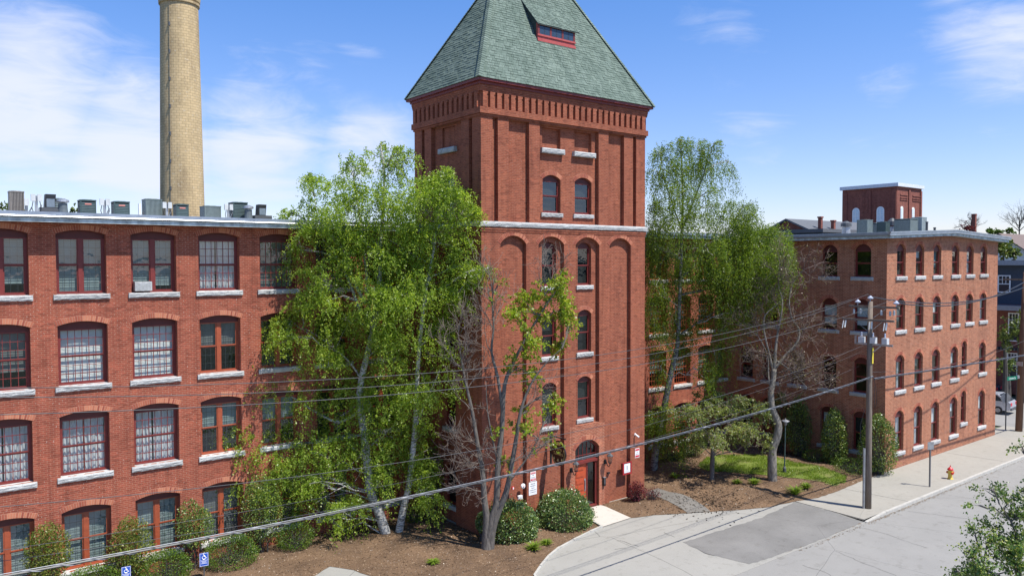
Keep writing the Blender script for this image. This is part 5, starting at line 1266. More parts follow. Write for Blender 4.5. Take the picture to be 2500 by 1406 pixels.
for (x, y, z) in ((.1, .9, PH-.42), (.1, .55, PH-.40), (.12, -.5, PH-.42), (.1, -.95, PH-.44), (.1, -1.15, PH-.40)):
    MB().lathe([(.02, 0), (.05, -.02), (.055, -.24), (.02, -.26)], (x, y, z), 8).build('strain_insulator', plain('strain_grey', (.40, .44, .46), .4), up_)
bz = PH-2.05
MB().box(-.03, .03, -1.15, .75, bz-.14, bz-.04).tube([(0, -.55, bz-.14), (0, -.12, bz-.5)], .03, 5).build('bracket', GALV, up_)
for y in (.42, -.18, -.78):
    MB().box(-.12, .12, y-.13, y+.13, bz-.039, bz+.26).build('regulator_can', plain('can_grey', (.52, .53, .54), .5), up_); MB().lathe([(.05, 0), (.035, .12), (.05, .13), (.02, .2)], (0, y+.02, bz+.30), 8).build('bushing', INS, up_)
MB().box(-.16, -.12, .62, .72, bz-.1, bz+.3).build('meter_box', GALV, up_)
MB().box(-.07, .07, -.165, -.155, PH-3.1, PH-2.3).build('yellow_tag', plain('tag_yellow', (.62, .48, .04), .5), up_)
MB().tube([(.17, -.02, 6.4), (.18, -.03, 4), (.19, -.03, 2.5), (.21, -.03, 0)], .022, 6).build('riser_cable', CABLE2, up_)
MB().tube([(.05, -.20, 6.6), (.10, -.32, 5.9), (.14, -.30, 5.3), (.12, -.22, 5.1), (.05, -.24, 5.4), (.06, -.22, 6.2)], .012, 5).build('cable_loop', CABLE2, up_)
MB().tube([(-.12, .16, 5.0), (-.18, .34, 4.2), (-.16, .34, 3.4), (-.10, .18, 2.9)], .012, 5).build('cable_loop', CABLE, up_)
MB().tube([(-.20, .12, 0), (-.20, .12, 3.05)], .065, 8).build('riser_guard', GALV, up_)
P2 = (43.65, -6.47)
up2 = thing('utility_pole', 'brown wooden utility pole at the far street corner by the right edge', 'utility pole', (P2[0], P2[1], 0)); MB().tube([(0, 0, -.1), (.06, -.15, 7.6), (.1, -.24, 11.6)], [.24, .21, .18], 12).build('pole', POLEB, up2, smooth=True); MB().box(-.05, .05, -1.4, 1.2, 11.0, 11.12).build('crossarm', POLEW, up2)
MB().box(-.02, .02, -.2, .2, 3.2, 3.5).build('tag_plate', GALV, up2, (-.24, -.05, 1.6))
# wires: measured spans in their own vertical planes
def span(name, lab, pts, Y, x0, x1, r, mat, group, ends=None, lash=False):
    Q = np.array([on_y(p[0], p[1], Y) for p in pts]); c = np.polyfit(Q[:, 0], Q[:, 2], 2)
    X = np.linspace(x0, x1, 60); Z = np.polyval(c, X)
    root = MB(); root.tube([(x, Y, z) for x, z in zip(X, Z)], r, 5); o = root.build(name, mat, None, (0, 0, 0)); tag(o, lab, 'cable', group)
    if lash:
        h = MB(); n = int((x1-x0)/.06); pp = []
        for i in range(n):
            x = x0+(x1-x0)*i/n; a = i*.06/.62*2*math.pi; pp.append((x, Y+(r+.008)*math.cos(a), np.polyval(c, x)+(r+.008)*math.sin(a)))
        h.tube(pp, .009, 3); h.build('lashing_wire', plain('lashing_steel', (.20, .21, .235), .5, .2), o)
        h = MB(); h.tube([(x, Y+.02, z+r+.014) for x, z in zip(X, Z)], .010, 4); h.build('strand', plain('strand_steel', (.15, .16, .18), .5, .3), o)
    return c
G1 = 'bare power lines strung from the wooden pole'
span('power_line', 'topmost thin grey wire crossing the picture from the pole to the left', [(2052, 740), (1570, 847), (1175, 903), (700, 932), (0, 945)], -7.6, -30, PX+.19, .0105, CABLE, G1)
span('power_line', 'middle thin grey wire of the upper three crossing the trees', [(2087, 731), (1570, 866), (1175, 924), (700, 957), (0, 968)], -8.55, -30, PX+.1, .0105, CABLE, G1)
span('power_line', 'lowest thin grey wire of the upper three crossing the trees', [(2165, 740), (1900, 812), (1570, 891), (1175, 947), (700, 983), (0, 1008)], -9.85, -30, PX+.19, .0105, CABLE, G1)
span('telephone_line', 'single thin wire running above the thick wrapped cable', [(2100, 850), (1880, 920), (1560, 1020), (1175, 1101), (700, 1170), (500, 1190), (0, 1230)], -8.5, -30, PX-.1, .009, CABLE, None)
span('telephone_line', 'faint thin wire just above the wrapped cable at lower left', [(2100, 862), (1880, 941), (1660, 1012), (1040, 1172), (560, 1258), (300, 1290)], -8.35, -30, PX-.1, .006, CABLE, None)
span('telephone_line', 'faint thin wire passing behind the crooked tree to the pole', [(2110, 888), (1900, 974), (1770, 1015), (1560, 1080)], -8.2, -30, PX-.1, .006, CABLE, None)
span('trunk_cable', 'thick grey wrapped cable sweeping down to the lower left', [(2112, 928), (2000, 962), (1700, 1046), (1460, 1110), (1175, 1180), (900, 1233), (560, 1310), (250, 1365), (0, 1398)], -8.92, -28, PX-.05, .026, CABLE2, None, lash=True)
span('power_line', 'upper thick black wire from the pole to the right', [(2115, 722), (2200, 736), (2300, 741), (2400, 729), (2500, 702)], -8.55, PX+.05, 44.5, .030, CABLE2, None)
span('power_line', 'lower thick black wire from the pole to the right', [(2176, 735), (2250, 747), (2300, 750), (2400, 728), (2500, 690)], -9.85, PX+.2, 44.5, .030, CABLE2, None)
span('trunk_cable', 'wrapped dark cable crossing the wing front to the right', [(2122, 927), (2300, 900), (2500, 868)], -8.92, PX+.05, 44.5, .036, CABLE2, None, lash=True)
span('telephone_line', 'thin pale wire crossing the wing third-floor windows', [(2124, 908), (2300, 893), (2430, 860), (2500, 832)], -8.75, PX+.05, 44.5, .009, CABLE, None)
# hydrant
hy = thing('fire_hydrant', 'yellow fire hydrant with red bonnet and caps on the sidewalk', 'fire hydrant', (26.46, -8.93, 0))
MB().lathe([(.17, 0), (.17, .03), (.125, .05), (.115, .12), (.115, .50), (.12, .52)], (0, 0, 0), 16).build('barrel', YELLOW, hy, smooth=True)
MB().lathe([(.155, .52), (.165, .545), (.15, .575), (.13, .61), (.08, .66), (.045, .68), (.04, .70)], (0, 0, 0), 16).build('bonnet', REDENAMEL, hy, smooth=True)
MB().lathe([(.028, .70), (.028, .76), (.018, .765), (.018, .80)], (0, 0, 0), 6).build('operating_nut', REDENAMEL, hy)
for dx, dy, l in ((1, -.25, .26), (-.45, -.9, .2), (.2, .95, .2)):
    q = np.array([dx, dy]); q = q/np.linalg.norm(q); MB().tube([(q[0]*.08, q[1]*.08, .36), (q[0]*l*.75, q[1]*l*.75, .36)], .06, 8).build('nozzle', YELLOW, hy); MB().tube([(q[0]*l*.75, q[1]*l*.75, .36), (q[0]*l, q[1]*l, .36)], [.078, .07], 8).tube([(q[0]*l, q[1]*l, .36), (q[0]*(l+.05), q[1]*(l+.05), .36)], .025, 5).build('cap', REDENAMEL, hy)
# sign posts
r = thing('sign_post', 'grey steel post with the blank back of a small sign beside the hydrant', 'sign post', (23.93, -8.92, 0)); MB().box(-.03, .03, -.035, .035, -.1, 2.5).build('post', plain('post_steel', (.16, .16, .17), .5, .4), r); MB().box(-.20, .20, -.045, -.036, 2.08, 2.50).build('plate', GALV, r); r.rotation_euler = (0, 0, R(-25))
r = thing('stop_sign_post', 'stop sign seen edge-on on a thin post at the far corner', 'sign post', (43.53, -5.65, 0)); MB().box(-.03, .03, -.03, .03, -.1, 2.7).build('post', DKGREY, r)
MB().prism([(.38*math.cos(R(22.5+45*k)), 2.33+.38*math.sin(R(22.5+45*k))) for k in range(8)], .035, .05).build('plate', GALV, r); r.rotation_euler = (0, 0, R(-38))
r = thing('street_name_sign', 'green street name plate fixed to the far corner pole', 'sign', tuple(on_y(2472, 923, -6.6))); MB().box(-.62, .62, -.012, .012, -.13, .13).build('plate', SIGNG, r); MB().box(.50, .75, -.05, .05, -.06, .16).build('bracket', GALV, r); link('lettering', text_mesh('Lincoln St', .19, SIGNW), r, (-.04, -.014, 0)); r.rotation_euler = (0, 0, R(-12))
# lamp post
lp = thing('lamp_post', 'slim green garden lamp post with shallow hat on the lawn', 'lamp post', (19.39, -2.85, H2(19.39, -2.85)-.02))
LPG = plain('lamp_green', (.05, .085, .085), .4); MB().lathe([(.10, 0), (.10, .30), (.07, .36), (.045, .40), (.04, .44)], (0, 0, 0), 10).build('base', DKGREY, lp); MB().tube([(0, 0, .4), (.05, 0, 2.78)], .036, 8).build('shaft', LPG, lp)
MB().lathe([(.04, 0), (.08, .03), (.115, .16), (.125, .26)], (.05, 0, 2.76), 12).build('globe', plain('smoky_lamp_glass', (.20, .19, .18), .15), lp); MB().lathe([(.235, .26), (.22, .285), (.10, .34), (.03, .36), (.025, .42), (.0, .43)], (.05, 0, 2.76), 14).build('hat', GALV, lp)
# blue accessible parking signs
def park_sign(lab, px, py, Y, rz):
    c = on_y(px, py, Y); s = 1/ppm(c); w, h = 21*s/2, 33*s/2
    r = thing('parking_sign', lab, 'sign', (c[0], c[1], 0), rz, 'blue accessible parking signs'); z = c[2]
    MB().box(-.02, .02, .012, .05, -.05, z+h).build('post', DKGREY, r)
    MB().box(-w, w, -.004, .010, z-h, z+h).build('plate', SIGNB, r)
    b = MB(); t = .012
    b.box(-w+t, w-t, -.006, -.0045, z+h-2*t, z+h-t); b.box(-w+t, w-t, -.006, -.0045, z-h+t, z-h+2*t); b.box(-w+t, -w+2*t, -.006, -.0045, z-h+2*t, z+h-2*t); b.box(w-2*t, w-t, -.006, -.0045, z-h+2*t, z+h-2*t); b.build('border', SIGNW, r)
    k = w/.17; u = lambda a, d: (a*.12*k, -.006, z+h*.42+d*.12*k)
    b = MB(); b.lathe([(.0, -.02*k), (.022*k, 0), (.0, .02*k)], u(-.12, .95), 8)
    b.tube([u(-.12, .75), u(-.08, .1), u(.38, .1), u(.62, -.5), u(.85, -.42)], .0145*k, 4); b.tube([u(-.1, .42), u(.32, .42)], .012*k, 4)
    b.tube([u(.55*math.cos(a)-.02, .55*math.sin(a)-.28) for a in [R(130+250*i/14) for i in range(15)]], .0145*k, 4); b.build('wheelchair_symbol', SIGNW, r)
    b = MB(); b.box(-w*.8, w*.8, -.006, -.0045, z-h*.12, z-h*.08)
    for i, q in enumerate((.62, .5, .66)): b.box(-w*q, w*q, -.006, -.0045, z-h*(.28+.16*i), z-h*(.22+.16*i))
    b.build('print', SIGNW, r)
park_sign('blue accessible parking sign right of the middle yew mound', 498, 1365, 2.9, R(-10)); park_sign('blue accessible parking sign cut off by the bottom edge', 308, 1398, 3.1, R(-6))

# ------------------------------------------------------------------ roof plant
ACG = plain('condenser_green', (.050, .085, .085), .45, .2); ACG2 = plain('condenser_grey_green', (.13, .165, .16), .5, .2); ACB = plain('condenser_taupe', (.17, .15, .13), .5, .2); ACD = plain('condenser_coil_dark', (.015, .02, .022), .6)  # last one: near-black coil colour behind the louvers
LOUV = {}
def condenser(lab, x, y, z, w, h, mat, ribs='h', badge=None, d=None, rz=0.0):
    d = d or w; r = thing('air_conditioner', lab, 'air conditioner', (x, y, z), rz, 'condensers on the mill roofs')
    MB().box(-w/2+.03, w/2-.03, -d/2+.03, d/2-.03, 0, h-.05).build('coil', ACD, r)
    b = MB()
    for sx in (-1, 1):
        for sy in (-1, 1): b.box(sx*w/2-.05*(sx > 0), sx*w/2+.05*(sx < 0), sy*d/2-.05*(sy > 0), sy*d/2+.05*(sy < 0), 0, h-.05)
    b.box(-w/2, w/2, -d/2, d/2, -.06, -.001); b.build('frame', mat, r)
    if mat.name not in LOUV: c_ = {'condenser_green': (.10, .145, .145), 'condenser_grey_green': (.22, .27, .265), 'condenser_taupe': (.24, .215, .19)}.get(mat.name, (.38, .44, .43)); LOUV[mat.name] = plain(mat.name+'_louver', c_, .45, .2)
    lm_ = LOUV[mat.name]
    n = int(h/.075) if ribs == 'h' else int(w/.055)
    for k in range(n):
        b = MB()
        if ribs == 'h':
            q = .03+(h-.12)*k/n; b.box(-w/2+.05, w/2-.05, -d/2, -d/2+.02, q, q+.045); MB().box(-w/2, -w/2+.02, -d/2+.05, d/2-.05, q, q+.045).build('louver', lm_, r)
        else:
            q = -w/2+.05+(w-.1)*k/n; b.box(q, q+.03, -d/2, -d/2+.02, .0, h-.05); q2 = -d/2+.05+(d-.1)*k/n; MB().box(-w/2, -w/2+.02, q2, q2+.03, 0, h-.05).build('louver', lm_, r)
        b.build('louver', lm_, r)
    MB().box(-w/2-.01, w/2+.01, -d/2-.01, d/2+.01, h-.05, h).lathe([(w*.38, h), (w*.36, h+.02), (.05, h+.03)], (0, 0, 0), 16).build('top', mat, r)
    if badge: MB().box(-.12, .12, -d/2-.006, -d/2-.001, h*.72, h*.80).build('badge', badge, r)
    return r
BADGE = plain('badge_red', (.55, .20, .16), .4); RZT = 14.23
def roof_px(px0, px1, pyt, Y): a, c = on_y(px0, pyt, Y), on_y(px1, pyt, Y); return (a[0]+c[0])/2, c[0]-a[0], a[2]
for lab, a, c, t, Y, m_, rb, bd in (('tall taupe condenser furthest left on the mill roof', 22, 59, 466, 7.5, ACB, 'v', None), ('grey-green louvered condenser behind the round vent at far left', 130, 158, 484, 8.4, ACG2, 'h', None), ('dark green condenser with red badge between the left vents and conduit posts', 195, 235, 487, 7.3, ACG, 'h', BADGE),
        ('dark green condenser with red badge just left of the white pipe', 278, 317, 491, 7.3, ACG, 'h', BADGE), ('largest ribbed dark green condenser touching the chimney outline', 355, 396, 485, 7.3, ACG2, 'v', None), ('dark green condenser in front of the tan chimney', 430, 461, 498, 7.2, ACG, 'h', BADGE),
        ('low grey-green condenser just right of the chimney', 499, 540, 502, 7.3, ACG2, 'v', None), ('tall dark green condenser beside the second round vent', 569, 605, 493, 7.4, ACG, 'h', None)):
    x, w, zt = roof_px(a, c, t, Y); condenser(lab, x, Y+w/2, RZT+.06, w*.98, max(.45, zt-RZT-.06), m_, rb, bd)
def disconnect(lab, px, pt, Y, two=True, tilt=.0):
    q = on_y(px, pt, Y); r = thing('disconnect_post', lab, 'electrical box', (q[0], q[1], RZT)); h = q[2]-RZT
    MB().box(-.05, .05, -.02, .02, 0, h-.05).tube([(0, 0, .02), (.18, 0, h*.55)], .025, 5).build('post', GALV, r)
    for s_ in ((-1, 1) if two else (0,)): MB().box(s_*.11-.075, s_*.11+.075, -.10, -.021, h-.26, h).build('switch_box', plain('switch_grey', (.5, .52, .52), .5), r); MB().tube([(s_*.11, -.06, h-.26), (s_*.16, -.08, h*.4), (s_*.05, -.05, 0)], .014, 5).build('whip', CABLE2 if s_ else GALV, r)
for a in (('single disconnect box with looping conduit beside the taupe condenser', 64, 486, 7.0, False), ('pair of disconnect boxes right of the taupe condenser', 88, 475, 7.0, True), ('conduit post between the two left badge condensers', 255, 486, 6.9, True), ('conduit post left edge of the chimney', 407, 494, 6.9, True), ('pair of disconnect boxes right of the low condenser', 557, 499, 7.0, True)): disconnect(*a)
def vent(lab, px, pt, Y, hood=False, w=.3):
    q = on_y(px, pt, Y); h = q[2]-RZT; r = thing('roof_vent', lab, 'roof vent', (q[0], q[1], RZT))
    if hood:
        MB().box(-.36, .42, -.25, .25, 0, h*.42).build('curb', DKGREY, r); P = [(-.17, h*.42), (.17, h*.42), (.17, h), (-.17, h)]
        MB().prism([(-.2, h*.42), (.16, h*.42), (.20, h), (-.16, h)], -.16, .2).build('hood', BLACK, r); MB().box(-.13, .15, -.165, -.161, h*.45, h*.8).build('screen', plain('vent_screen', (.16, .2, .24), .3), r)
    else:
        MB().lathe([(.22, 0), (.17, h*.45), (.16, h*.75)], (0, 0, 0), 14).build('stack', plain('stack_grey', (.10, .12, .13), .5), r); MB().lathe([(.15, h*.78), (.235, h*.82), (.22, h*.92), (.05, h)], (0, 0, 0), 16).build('cap', GALV, r)
vent('black hooded vent on a curb near the left roof end', 121, 475, 7.2, True); vent('round white-capped vent in front of the louvered condenser', 153, 485, 7.0); vent('round white-capped vent beside the tall condenser', 606, 501, 7.0); vent('black hooded vent on a curb before the birch crown', 637, 500, 7.0, True)
q = on_y(341, 498, 7.0); r = thing('vent_pipe', 'white plastic vent pipe between two condensers', 'pipe', (q[0], q[1], RZT)); MB().tube([(0, 0, 0), (0, 0, q[2]-RZT)], .06, 8).build('pipe', WHITE, r); MB().tube([(.12, 0, 0), (.14, 0, .3), (.10, 0, .34)], .03, 6).build('elbow', DKGREY, r)
# on the wing
for lab, a, c, t, Y, m_, rb in (('grey condenser with conduits at the left of the wing roof', 2098, 2125, 537, 2.0, ACG2, 'v'), ('low condenser in the middle of the wing roof', 2128, 2146, 545, 2.5, ACG2, 'h'), ('dark condenser pair left unit on the wing roof', 2146, 2168, 542, 1.5, ACG, 'v'), ('wide louvered condenser near the wing roof peak', 2192, 2232, 535, 0.0, ACG2, 'h'), ('tall pale condenser at the right of the wing roof', 2231, 2257, 531, .5, plain('condenser_pale', (.30, .36, .35), .5, .2), 'v')):
    q = on_y((a+c)/2, t, Y); w = (c-a)/ppm(q)*.98; condenser(lab, q[0], Y, 14.26, w, max(.55, q[2]-14.26), m_, rb)
for lab, px, pt, Y in (('round vent with bent pipe at the left end of the wing roof', 2066, 540, 1.0), ('dark stub vent behind the wing condensers', 2178, 533, 3.0)):
    q = on_y(px, pt, Y); r = thing('roof_vent', lab, 'roof vent', (q[0], q[1], 14.2)); h = q[2]-14.2; MB().lathe([(.3, 0), (.28, h*.6), (.2, h*.62)], (0, 0, 0), 12).build('stack', GALV, r); MB().lathe([(.38, h*.65), (.36, h*.85), (.1, h)], (0, 0, 0), 14).build('cap', DKGREY, r)
for lab, px, pt in (('thin grey pipe right of the pale condenser', 2263, 542), ('short pipe near the wing roof peak', 2282, 556)):
    q = on_y(px, pt, -1.0); r = thing('vent_pipe', lab, 'pipe', (q[0], q[1], 14.2)); MB().tube([(0, 0, 0), (0, 0, max(.2, q[2]-14.2))], .09, 8).build('pipe', DKGREY, r); MB().tube([(0, 0, max(.2, q[2]-14.2)-.05), (0, 0, max(.2, q[2]-14.2)+.02)], .11, 8).build('collar', DKGREY, r)

# ------------------------------------------------------------------ chimney and things far behind
def m_chimney():
    m = Mat('tan_radial_brick'); g = m.node('ShaderNodeTexCoord'); sp = m.node('ShaderNodeSeparateXYZ', {0: g.outputs['Object']})
    u = m.math('MULTIPLY', m.math('ARCTAN2', sp.outputs[0], sp.outputs[1]), 1.5); uv = m.node('ShaderNodeCombineXYZ', {0: u, 1: sp.outputs[2], 2: 0.0}).outputs[0]
    bt = m.node('ShaderNodeTexBrick', {'Vector': uv, 'Scale': 1.0, 'Mortar Size': .016, 'Brick Width': .40, 'Row Height': .205, 'Color1': (.54, .405, .22, 1), 'Color2': (.46, .345, .185, 1), 'Mortar': (.33, .24, .13, 1), 'Mortar Smooth': .2})
    v = m.node('ShaderNodeMapping', {'Vector': m.pos(), 'Scale': (1, 1, .25)}).outputs[0]
    c = m.mix(1.0, bt.outputs[0], m.ramp(m.noise(.9, 6, .65, v), ((.3, (.62, .61, .62)), (.5, (1, 1, 1)), (.72, (1.15, 1.14, 1.12)))), 'MULTIPLY')
    c = m.mix(m.math('MULTIPLY', m.math('GREATER_THAN', m.noise(5, 4, .7), .63), .5), c, (.56, .52, .42))
    m.set(Base_Color=c, Roughness=.9); m.bump(m.math('MULTIPLY', bt.outputs['Fac'], -1), .5, .02); return m.m
CH_T = 62.0; cc = CAM+ray(446, 520)*CH_T
chm = thing('chimney', 'tall tapering tan brick smokestack rising behind the mill roof', 'chimney', (cc[0], cc[1], 0)); k = CH_T/FPX
zb_, zt_ = cc[2], (CAM+ray(437, 22)*CH_T)[2]; rb_, rt_ = 50.5*k, 43.0*k; sl_ = (rb_-rt_)/(zt_-zb_)
prof = [(rb_+sl_*(zb_-z), z) for z in np.linspace(0, zt_, 14)]
MB().lathe(prof+[(rt_+.10, zt_+.02), (rt_+.12, zt_+.20), (rt_+.03, zt_+.22), (rt_+.14, zt_+.35), (rt_+.18, zt_+.75), (rt_+.05, zt_+.78), (rt_+.05, zt_+1.6), (rt_+.3, zt_+2.0), (rt_+.3, zt_+2.6), (rt_-.25, zt_+2.6), (rt_-.25, zt_+1.6)], (0, 0, 0), 56).build('stack', m_chimney(), chm, smooth=False)
an = math.atan2(-FWH[1], -FWH[0])-.12; pts = [((rb_+sl_*(zb_-z)+.05)*math.cos(an), (rb_+sl_*(zb_-z)+.05)*math.sin(an)) for z in (0, zt_)]
MB().tube([(pts[0][0], pts[0][1], 0), (pts[1][0], pts[1][1], zt_)], .022, 5).build('lightning_cable', plain('old_copper', (.22, .18, .12), .6), chm)
for z in np.arange(14, zt_, 2.1): rr = rb_+sl_*(zb_-z); MB().box(-.05, .05, -.06, .06, -.14, .14).build('cable_clip', DKGREY, chm, ((rr+.05)*math.cos(an), (rr+.05)*math.sin(an), z))

def simple_house(name, lab, cat, x0, x1, y0, y1, h, ridge, wallm, roofm, wins=(), axis='x', chim=None, glassm=None):
    r = thing(name, lab, cat, (x0, y0, 0)); W, D = x1-x0, y1-y0
    b = MB(); b.box(0, W, 0, D, 0, h)
    if ridge:
        if axis == 'x': b.add([(0, 0, h), (0, D, h), (0, D/2, h+ridge)], ((0, 1, 2),)); b.add([(W, 0, h), (W, D, h), (W, D/2, h+ridge)], ((0, 1, 2),))
        else: b.add([(0, 0, h), (W, 0, h), (W/2, 0, h+ridge)], ((0, 1, 2),)); b.add([(0, D, h), (W, D, h), (W/2, D, h+ridge)], ((0, 1, 2),))
    b.build('wall', wallm, r); b = MB(); o = .4
    if not ridge: b.box(-.25, W+.25, -.25, D+.25, h+.002, h+.35)
    elif axis == 'x':
        s_ = ridge/(D/2); P = [(-o, -o, h-o*s_), (W+o, -o, h-o*s_), (W+o, D/2, h+ridge), (-o, D/2, h+ridge), (W+o, D+o, h-o*s_), (-o, D+o, h-o*s_)]
        Q = [(p[0], p[1], p[2]+.18) for p in P]; b.add(P+Q, ((0, 1, 2, 3), (3, 2, 4, 5), (6, 7, 8, 9), (9, 8, 10, 11), (0, 6, 7, 1), (4, 10, 11, 5), (0, 3, 9, 6), (3, 5, 11, 9), (1, 7, 8, 2), (2, 8, 10, 4)))
    else:
        s_ = ridge/(W/2); P = [(-o, -o, h-o*s_), (-o, D+o, h-o*s_), (W/2, D+o, h+ridge), (W/2, -o, h+ridge), (W+o, D+o, h-o*s_), (W+o, -o, h-o*s_)]
        Q = [(p[0], p[1], p[2]+.18) for p in P]; b.add(P+Q, ((0, 1, 2, 3), (3, 2, 4, 5), (6, 7, 8, 9), (9, 8, 10, 11), (0, 6, 7, 1), (4, 10, 11, 5), (0, 3, 9, 6), (3, 5, 11, 9), (1, 7, 8, 2), (2, 8, 10, 4)))
    rf = b.build('roof', roofm, r)
    for (cx, cyy, cs, ct) in (chim or ()): MB().box(cx-cs, cx+cs, cyy-cs, cyy+cs, h-.5, ct).box(cx-cs-.06, cx+cs+.06, cyy-cs-.06, cyy+cs+.06, ct+.001, ct+.15).build('chimney', BRICK_F, rf)
    for (side, u, z, w, hh) in wins:
        loc, rz = ((0, D-u, z), R(-90)) if side == 'l' else ((u, 0, z), 0)
        fr = MB().box(0, w, -.06, .02, 0, .1).box(0, w, -.06, .02, hh-.1, hh).box(0, .1, -.06, .02, .1, hh-.1).box(w-.1, w, -.06, .02, .1, hh-.1).box(.1, w-.1, -.05, .02, hh*.5-.04, hh*.5+.04).build('window', WHITE, r, loc, rz)
        MB().box(.1, w-.1, -.02, -.005, .1, hh*.5-.04).build('pane', glassm or FARG, fr); MB().box(.1, w-.1, -.02, -.005, hh*.5+.04, hh-.1).build('pane', glassm or FARG, fr)
        b = MB()
        for q in (1, 2): b.box(.1+(w-.2)*q/3-.015, .1+(w-.2)*q/3+.015, -.035, -.0205, .1, hh-.1)
        b.box(.1, w-.1, -.034, -.021, hh*.25-.015, hh*.25+.015); b.box(.1, w-.1, -.034, -.021, hh*.75-.015, hh*.75+.015); b.build('glazing_bars', WHITE, fr)
    return r
FARG = plain('far_dark_glass', (.03, .04, .05), .1); SLATE = plain('slate_grey_roof', (.10, .105, .115), .8); BRROOF = plain('brown_shingle_roof', (.155, .115, .10), .9); NAVY = plain('navy_clapboard', (.045, .060, .085), .7); CLAP = plain('white_clapboard', (.62, .62, .60), .7); SEAM = plain('grey_standing_seam', (.30, .33, .36), .45, .5)
# brick stair tower with pale cap rising behind the wing
q = CAM+ray(2190, 460)*95.0; yl = on_x(2057, 470, q[0])[1]; xr = on_y(2250, 470, q[1])[0]; ztp = (CAM+ray(2190, 455)*95.0)[2]
bt2 = thing('brick_stair_tower', 'square flat-topped brick tower with pale cap behind the wing roof', 'building', (q[0], q[1], 0)); W_, D_ = xr-q[0], yl-q[1]
MB().box(0, W_, 0, D_, 0, ztp).build('wall', BRICK_F, bt2); MB().box(-.25, W_+.25, -.25, D_+.25, ztp+.001, ztp+.42).build('cap', plain('pale_metal_cap', (.62, .65, .70), .4), bt2)
for y in (.35, D_*.5, D_-.35): MB().box(-.12, .01, y-.3, y+.3, 0, ztp-.3).build('pilaster', BRICK_F, bt2)
for x in (W_*.48, W_-.25): MB().box(x-.2, x+.2, -.12, .01, 0, ztp-.3).build('pilaster', BRICK_F, bt2)
for k in range(2):
    x = W_*(.12+.5*k)
    for z in (.9, 1.25, 1.5): MB().box(x, x+W_*.30, -.08, .01, ztp-z-.12, ztp-z).build('corbel_band', BRICK_F, bt2)
PALEG = plain('pale_sky_glass', (.55, .68, .75), .15)
def arched(loc, rz, w, hs, hc):
    fr = MB(); a0 = arch(0, w, 0, hs, hc, 8); fr.prism(a0, -.06, .01); f = fr.build('window', WHITE, bt2, loc, rz); MB().prism(arch(.12, w-.12, .1, hs, hc-.12, 8), -.075, -.0605).build('pane', PALEG, f)
    b = MB(); b.box(w/2-.03, w/2+.03, -.09, -.076, .1, hs+.2)
    for z in (.7, 1.3, 1.9): b.box(.12, w-.12, -.089, -.0765, z, z+.05)
    b.build('glazing_bars', WHITE, f)
zw = (CAM+ray(2150, 508)*95)[2]-2.4
for fy in (.26, .71): arched((0, D_*(1-fy)-.0+.45, zw-.3), R(-90), .95, 2.5, 3.0)
for fx in (.14, .60): arched((W_*fx, 0, zw-.3), 0, .62, 2.5, 2.95)
# low roofs left of it
q = CAM+ray(2010, 560)*85.0; simple_house('brick_gable_house', 'small dark gabled roof with two chimneys just left of the wing roof plant', 'house', q[0]-6, q[0]+8, q[1]-4, q[1]+5, q[2]-1.2, 2.0, BRICK_F, SLATE, chim=((2, 2, .17, q[2]+1.0), (4.5, 2, .17, q[2]+.7)))
q = CAM+ray(2120, 552)*80.0; simple_house('flat_roof_building', 'long low flat dark roof behind the wing condensers', 'building', q[0]-7, q[0]+5, q[1]+1, q[1]+9, q[2]-.75, 0, NAVY, SLATE)
# navy building over brick across the side street
bx = 61.0; a0 = on_x(2432, 650, bx); a1 = on_x(2530, 650, bx); h = on_x(2440, 632, bx)[2]
nbld = thing('navy_building', 'dark navy clapboard building over a brick ground floor at the right edge', 'building', (bx, a1[1]-6, 0)); D_ = a0[1]-a1[1]+14
zmid = on_x(2440, 742, bx)[2]
MB().box(0, 14, 0, D_, 0, zmid).build('brick_storey', BRICK_F, nbld); MB().box(.05, 14, .05, D_-.05, zmid+.001, h-.6).build('wall', NAVY, nbld); MB().box(-.8, 14.6, -.6, D_+.5, h-.6, h-.15).build('roof', SEAM, nbld)
MB().box(-1.6, .0, 0, D_, zmid-.5, zmid-.05).build('porch_roof', SEAM, nbld)
def nwin(px0, px1, py0, py1, gm):
    p, q_ = on_x(px0, py1, bx), on_x(px1, py0, bx); w, hh = p[1]-q_[1], q_[2]-p[2]; loc = (-.02, p[1]-(a1[1]-6), p[2])
    fr = MB().box(0, w, -.06, .02, 0, .1).box(0, w, -.06, .02, hh-.1, hh).box(0, .1, -.06, .02, .1, hh-.1).box(w-.1, w, -.06, .02, .1, hh-.1).box(.1, w-.1, -.05, .02, hh*.5-.04, hh*.5+.04).build('window', WHITE, nbld, loc, R(-90))
    MB().box(.1, w-.1, -.02, -.005, .1, hh*.5-.04).build('pane', gm, fr); MB().box(.1, w-.1, -.02, -.005, hh*.5+.04, hh-.1).build('pane', gm, fr); b = MB()
    for q2 in (1, 2): b.box(.1+(w-.2)*q2/3-.02, .1+(w-.2)*q2/3+.02, -.035, -.0205, hh*.5+.04, hh-.1)
    b.box(.1, w-.1, -.034, -.021, hh*.75-.02, hh*.75+.02); b.build('glazing_bars', WHITE, fr)
nwin(2436, 2468, 672, 714, FARG); nwin(2461, 2489, 764, 832, FARG); nwin(2458, 2486, 862, 922, FARG)
for k in range(8): p = on_x(2443, 852, bx); MB().box(-.75, 0, -.06, .06, 0, .25).build('awning_bracket', DKGREY, nbld, (0, p[1]-(a1[1]-6)-k*.28, p[2]))
